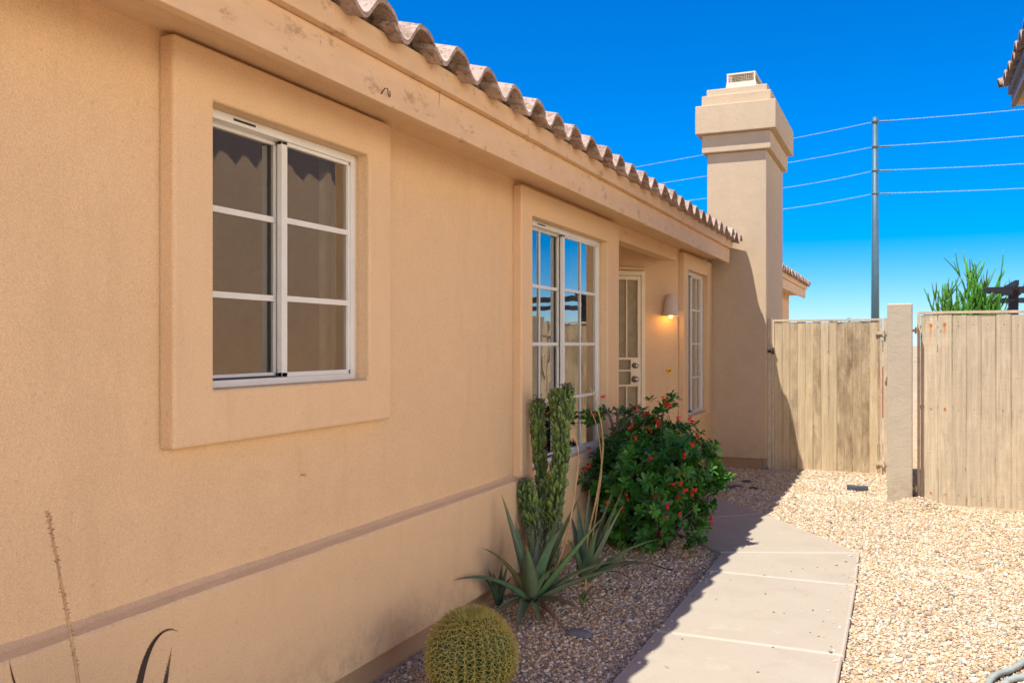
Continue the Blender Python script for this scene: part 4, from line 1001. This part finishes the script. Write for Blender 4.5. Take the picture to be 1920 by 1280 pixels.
# flowering bush
def bush():
    c = Vector((-1.70, 6.48, .50)); E = empty('flowering_bush', (c.x, c.y, 0)); tag(E, 'rounded dark green thorny bush covered in small red flowers beside the path', 'bush')
    rd = random.Random(11); RX, RY, RZ = .48, .60, .52
    tips = []
    def radius(d): return .85+.30*noise.noise(d*2.1+Vector((3, 1, 4)))+.20*noise.noise(d*5)
    for _ in range(1180):
        d = Vector((rd.gauss(0, 1), rd.gauss(0, 1), rd.gauss(0, 1))).normalized()
        k = radius(d)*(1-.42*rd.random()**2.4)*(1.16 if rd.random() < .06 else 1); p = c+Vector((d.x*RX, d.y*RY, d.z*RZ))*k
        if p.z < .06 or p.x < XS+.03: continue
        if p.y > 7.02 and p.x < -2.1: continue
        tips.append((p, d))
    for u, v, F_ in ((1130, 765, 6.7), (1110, 790, 6.7), (1165, 770, 6.7), (1250, 755, 6.7), (1265, 752, 6.75), (1240, 765, 6.6), (1290, 1060-35, 6.2), (1310, 990, 6.3), (1305, 1015, 6.25), (1325, 960, 6.4), (1345, 905, 6.5), (1340, 885, 6.5), (1352, 890, 6.45), (1350, 908, 6.45), (1335, 870, 6.5), (1345, 880, 6.5), (1358, 900, 6.45), (1330, 855, 6.5), (1340, 915, 6.4), (1098, 780, 6.7), (1325, 850, 6.7)):
        for _ in range(4): tips.append((pt(u, v, F_)+Vector((rd.gauss(0, .02), rd.gauss(0, .02), rd.gauss(0, .02))), Vector((rd.gauss(0, .5), rd.gauss(0, .5), .7)).normalized()))
    LV = MB()
    for p, d in tips:
        ax = (d*.8+Vector((0, 0, .45))+Vector((rd.gauss(0, .35), rd.gauss(0, .35), rd.gauss(0, .3)))).normalized(); s1 = ax.orthogonal().normalized(); s2 = ax.cross(s1)
        nl = rd.randint(6, 10); base = rd.choice([(.030, .13, .014), (.042, .16, .018), (.065, .21, .022), (.022, .095, .014)]); a0 = rd.uniform(0, 6)
        for q in range(nl):
            a = a0+q*2.4; el = rd.uniform(.0, .75); v_ = ((s1*math.cos(a)+s2*math.sin(a))*math.cos(el)+ax*math.sin(el)).normalized(); v_.z -= .08; v_.normalize()
            L = rd.uniform(.044, .076); w_ = L*rd.uniform(.17, .22); t_ = v_.cross(ax).normalized(); nn = t_.cross(v_).normalized(); b = p+ax*(q*.0018-.01)
            fold = w_*rd.uniform(.1, .35); cv = rd.uniform(-.10, .14)*L
            V = [b]
            for tt, wf in ((.35, .55), (.68, 1.0), (.9, .75)):
                m_ = b+v_*L*tt+nn*cv*tt*tt*-1; V += [m_-t_*w_*wf+nn*fold*wf, m_, m_+t_*w_*wf+nn*fold*wf]
            V.append(b+v_*L-nn*cv)
            cc = tuple(x*rd.uniform(.8, 1.3) for x in base)
            LV.add(V, [(0, 2, 1), (0, 3, 2), (1, 2, 5, 4), (2, 3, 6, 5), (4, 5, 8, 7), (5, 6, 9, 8), (7, 8, 10), (8, 9, 10)], cc)
    LV.build('foliage', M_leaf, E, smooth=True)
    BR = MB(); TH_ = MB()
    root = Vector((c.x, c.y+.02, .0))
    for i in range(64):
        p, d = rd.choice(tips); q0 = root+Vector((rd.gauss(0, .07), rd.gauss(0, .07), 0)); m1 = q0.lerp(p, .45)+Vector((0, 0, -.03))+Vector((rd.gauss(0, .05), rd.gauss(0, .05), rd.gauss(0, .03)))
        pts = [bez(q0, m1, p, t/8) for t in range(9)]; BR.tube(pts, [.013-.0008*k for k in range(9)], 6, [(.13, .105, .09)]*9)
        for k in range(8):
            for _ in range(9):
                q = pts[k].lerp(pts[k+1], rd.random()); v_ = Vector((rd.gauss(0, 1), rd.gauss(0, 1), rd.gauss(0, 1))).normalized(); s_ = v_.orthogonal().normalized()*.0012
                TH_.add([q+s_, q-s_, q+v_*rd.uniform(.018, .03)], [(0, 1, 2)], (.24, .20, .20))
    # bare thorny arms at the upper left of the bush
    for a, b_, c_ in ((pt(1150, 850, 6.6), pt(1158, 800, 6.55), pt(1135, 765, 6.6)), (pt(1158, 815, 6.5), pt(1170, 785, 6.5), pt(1210, 765, 6.6)), (pt(1150, 850, 6.55), pt(1160, 800, 6.5), pt(1158, 765, 6.5))):
        pts = [bez(a, b_, c_, t/8) for t in range(9)]; BR.tube(pts, [.014-.0005*k for k in range(9)], 7, [(.15, .12, .11)]*9)
        for k in range(8):
            for _ in range(12):
                q = pts[k].lerp(pts[k+1], rd.random()); v_ = Vector((rd.gauss(0, 1), rd.gauss(0, 1), rd.gauss(0, 1))).normalized(); s_ = v_.orthogonal().normalized()*.0012
                TH_.add([q+s_, q-s_, q+v_*rd.uniform(.018, .03)], [(0, 1, 2)], (.24, .20, .20))
    BR.build('stems', M_stalk, E, smooth=True); TH_.build('thorns', M_stalk, E)
    # flowers
    fl_pix = [(1130, 745), (1248, 748), (1255, 758), (1244, 763), (1193, 767), (1112, 778), (1150, 812), (1214, 778), (1228, 788), (1235, 795), (1217, 803), (1270, 783), (1297, 790), (1307, 817), (1298, 832), (1108, 838), (1103, 878), (1099, 882), (1128, 838), (1280, 855), (1277, 887), (1220, 862),
              (1263, 907), (1275, 908), (1285, 920), (1272, 929), (1300, 922), (1224, 928), (1197, 938), (1174, 930), (1248, 947), (1248, 968), (1278, 963), (1303, 957), (1330, 972), (1334, 980), (1100, 915), (1102, 922), (1142, 940), (1235, 1000), (1163, 955), (1182, 800), (1192, 822)]
    for u, v in fl_pix:
        FLW = MB()
        # stand the flower on the near side of the crown
        o0 = pt(u, v, 5.4); dirv = (pt(u, v, 7.5)-o0).normalized(); best = None
        for k in range(120):
            q = o0+dirv*(k*.018); e = q-c; ee = Vector((e.x/RX, e.y/RY, e.z/RZ))
            if ee.length < radius(ee.normalized())*1.0: best = q; break
        q = best or pt(u, v, 6.55); q = q-dirv*.035
        for _ in range(rd.randint(2, 4)):
            f0 = q+Vector((rd.gauss(0, .010), rd.gauss(0, .010), rd.gauss(0, .009))); nrm = (-dirv*.7+Vector((rd.gauss(0, .4), rd.gauss(0, .4), .5))).normalized(); s1 = nrm.orthogonal().normalized(); s2 = nrm.cross(s1); r_ = rd.uniform(.0065, .0105); ro = rd.uniform(0, 3)
            cl = rd.choice([(.72, .01, .015), (.62, .008, .02), (.80, .02, .02)])
            for h_ in (0, PI):
                cx = f0+(s1*math.cos(ro+h_)+s2*math.sin(ro+h_))*r_*.7; V = [cx+(s1*math.cos(a)+s2*math.sin(a)*.9)*r_+nrm*.003*math.cos(a*2) for a in [2*PI*k/9 for k in range(9)]]
                FLW.add(V, [tuple(range(9))], cl)
            FLW.add([f0+nrm*.002+(s1*math.cos(a)+s2*math.sin(a))*r_*.22 for a in (0, 1.6, 3.1, 4.7)], [(0, 1, 2, 3)], (.75, .35, .03))
        FLW.build('flower', M_petal, E)
bush()

# ------------------------------------------------------------------ small things on the ground
def rock(name, u, v, F_, sx, sy, sz, seed, label, cat_, mat, zz=0, group=None, box=False):
    p = pt(u, v, F_); bm = bmesh.new()
    if box: bmesh.ops.create_cube(bm, size=1.7); bmesh.ops.subdivide_edges(bm, edges=bm.edges, cuts=4, use_grid_fill=True)
    else: bmesh.ops.create_icosphere(bm, subdivisions=4, radius=1)
    for v_ in bm.verts:
        c = v_.co.normalized() if not box else v_.co; k = 1+(.16 if not box else .07)*noise.noise(v_.co*1.3+Vector((seed, 0, 0)))+(.05 if not box else .06)*noise.noise(v_.co*4+Vector((seed, 0, 0)))
        v_.co = v_.co*k
    me_ = bpy.data.meshes.new(name); bm.to_mesh(me_); bm.free(); me_.materials.append(mat)
    if not box: me_.polygons.foreach_set('use_smooth', [True]*len(me_.polygons))
    o = bpy.data.objects.new(name, me_); o.scale = (sx, sy, sz); o.location = (p.x, p.y, gz(p.x, p.y)+sz*.45+zz); o.rotation_euler = (0, 0, seed*1.7)
    link(o); return tag(o, label, cat_, group)
fg = lambda v: 2526/(v-644)
rock('river_stone', 1086, 1200, fg(1200), .072, .048, .024, 0, 'flat smooth grey stone on the gravel in front of the aloes', 'stone', M_rock)
rock('dark_brick', 1608, 921, fg(921), .115, .05, .04, 1.82, 'dark slate coloured brick lying on gravel in front of the gate', 'brick', M_slate, 0, None, True)
for i, (u, v, s_, lb) in enumerate(((1400, 905, .055, 'largest grey flagstone'), (1384, 914, .06, 'flat grey flagstone right of the darkest one'), (1370, 916, .05, 'darkest flagstone, nearest the bush'), (1372, 901, .045, 'small flagstone at the back'), (1413, 918, .045, 'small flagstone farthest right'))):
    rock('flagstone', u, v, fg(v), s_, s_*.75, .014, i*1.3+.4, lb+' in the cluster at the chimney foot', 'stone', M_rock if i % 2 else M_slate, .01, 'flagstones at the chimney foot')
# hose and drip tubes
m = MB(); hp = [(1845, 1300), (1856, 1277), (1872, 1264), (1892, 1258), (1912, 1247), (1935, 1232), (1990, 1215)]
pts = [pt(u, v, fg(v)*.985) for u, v in hp]; 
for p in pts: p.z = .028
P = []
ps = [pts[0]]+pts+[pts[-1]]
for a, b, c, d in zip(ps, ps[1:], ps[2:], ps[3:]):
    for k in range(6): t = k/6; P.append(.5*((2*b)+(c-a)*t+(2*a-5*b+4*c-d)*t*t+(3*b-a-3*c+d)*t**3))
m.tube(P, .0135, 12); 
q0 = [pt(u, v, fg(v)*.985) for u, v in ((1880, 1292), (1888, 1277), (1905, 1271), (1940, 1268), (1990, 1262))]
for p in q0: p.z = .026
m.tube(q0, .0135, 12)
tag(m.build('garden_hose', M_hose, smooth=True), 'grey green garden hose lying on the sunlit gravel at the lower right', 'hose')
m = MB(); ps = [pt(u, v, F_) for u, v, F_ in ((1170, 1042, 6.0), (1192, 1041, 5.95), (1218, 1044, 5.85), (1238, 1052, 5.8), (1250, 1060, 5.85), (1262, 1069, 5.9))]
for p, z in zip(ps, (.02, .05, .07, .06, .035, .015)): p.z = z
m.tube(ps, .0035, 8); tag(m.build('drip_tube', M_tube, smooth=True), 'thin black irrigation tube arching over the gravel below the flowering bush', 'irrigation tube')
# fallen leaves and petals
def litter(name, spots, mat, cols, size, label, cat_):
    rd = random.Random(5); m = MB()
    for x, y, z in spots:
        a = rd.uniform(0, 6); L = size*rd.uniform(.6, 1.3); d = Vector((math.cos(a), math.sin(a), 0)); s_ = Vector((-d.y, d.x, 0))*L*.28; p = Vector((x, y, z))
        up = Vector((0, 0, L*.18)); m.add([p-d*L/2, p+s_+up, p+d*L/2+up*.5, p-s_+up*.4], [(0, 1, 2), (0, 2, 3)], tuple(Vector(rd.choice(cols))*rd.uniform(.7, 1.2)))
    return tag(m.build(name, mat), label, cat_, kind='stuff')
rd = random.Random(8); sp = []
for _ in range(260):
    x, y = rd.uniform(-2.08, -1.2), rd.uniform(3.4, 7.2); sp.append((x, y, gz(x, y)+.016))
for _ in range(60):
    x, y = rd.gauss(-1.85, .14), rd.gauss(4.75, .2); sp.append((max(x, -2.1), y, gz(max(x, -2.1), y)+.018))
for _ in range(34): sp.append((rd.uniform(-1.1, -.3), rd.uniform(3.2, 6.2), PZ+.002))
for _ in range(60): 
    x, y = rd.uniform(-.2, .9), rd.uniform(3.4, 8.8); sp.append((x, y, gz(x, y)+.02))
for _ in range(40):
    x, y = rd.gauss(-.35, .14), rd.uniform(9.3, 10.6); sp.append((x, y, gz(x, y)+.02))
litter('leaf_litter', sp, m_attr('leaf_litter', .9, .1), [(.30, .17, .08), (.20, .11, .05), (.42, .28, .13), (.10, .06, .04)], .017, 'scattered dry leaf scraps on the gravel and the path', 'leaf litter')
sp = [(rd.uniform(-1.6, .5), rd.uniform(4, 10.5), .026) for _ in range(26)]+[(rd.uniform(-2.0, -1.6), rd.uniform(10.2, 10.8), .026) for _ in range(8)]
sp = [(x, y, .04 if any(in_poly(np.array([x]), np.array([y]), s_)[0] for s_ in slabs) else .026) for x, y, z in sp]
litter('fallen_petals', sp, M_petal, [(.5, .02, .08), (.55, .03, .03)], .016, 'few fallen red petals on the gravel', 'petals')
# dead leaf skirt near the aloes
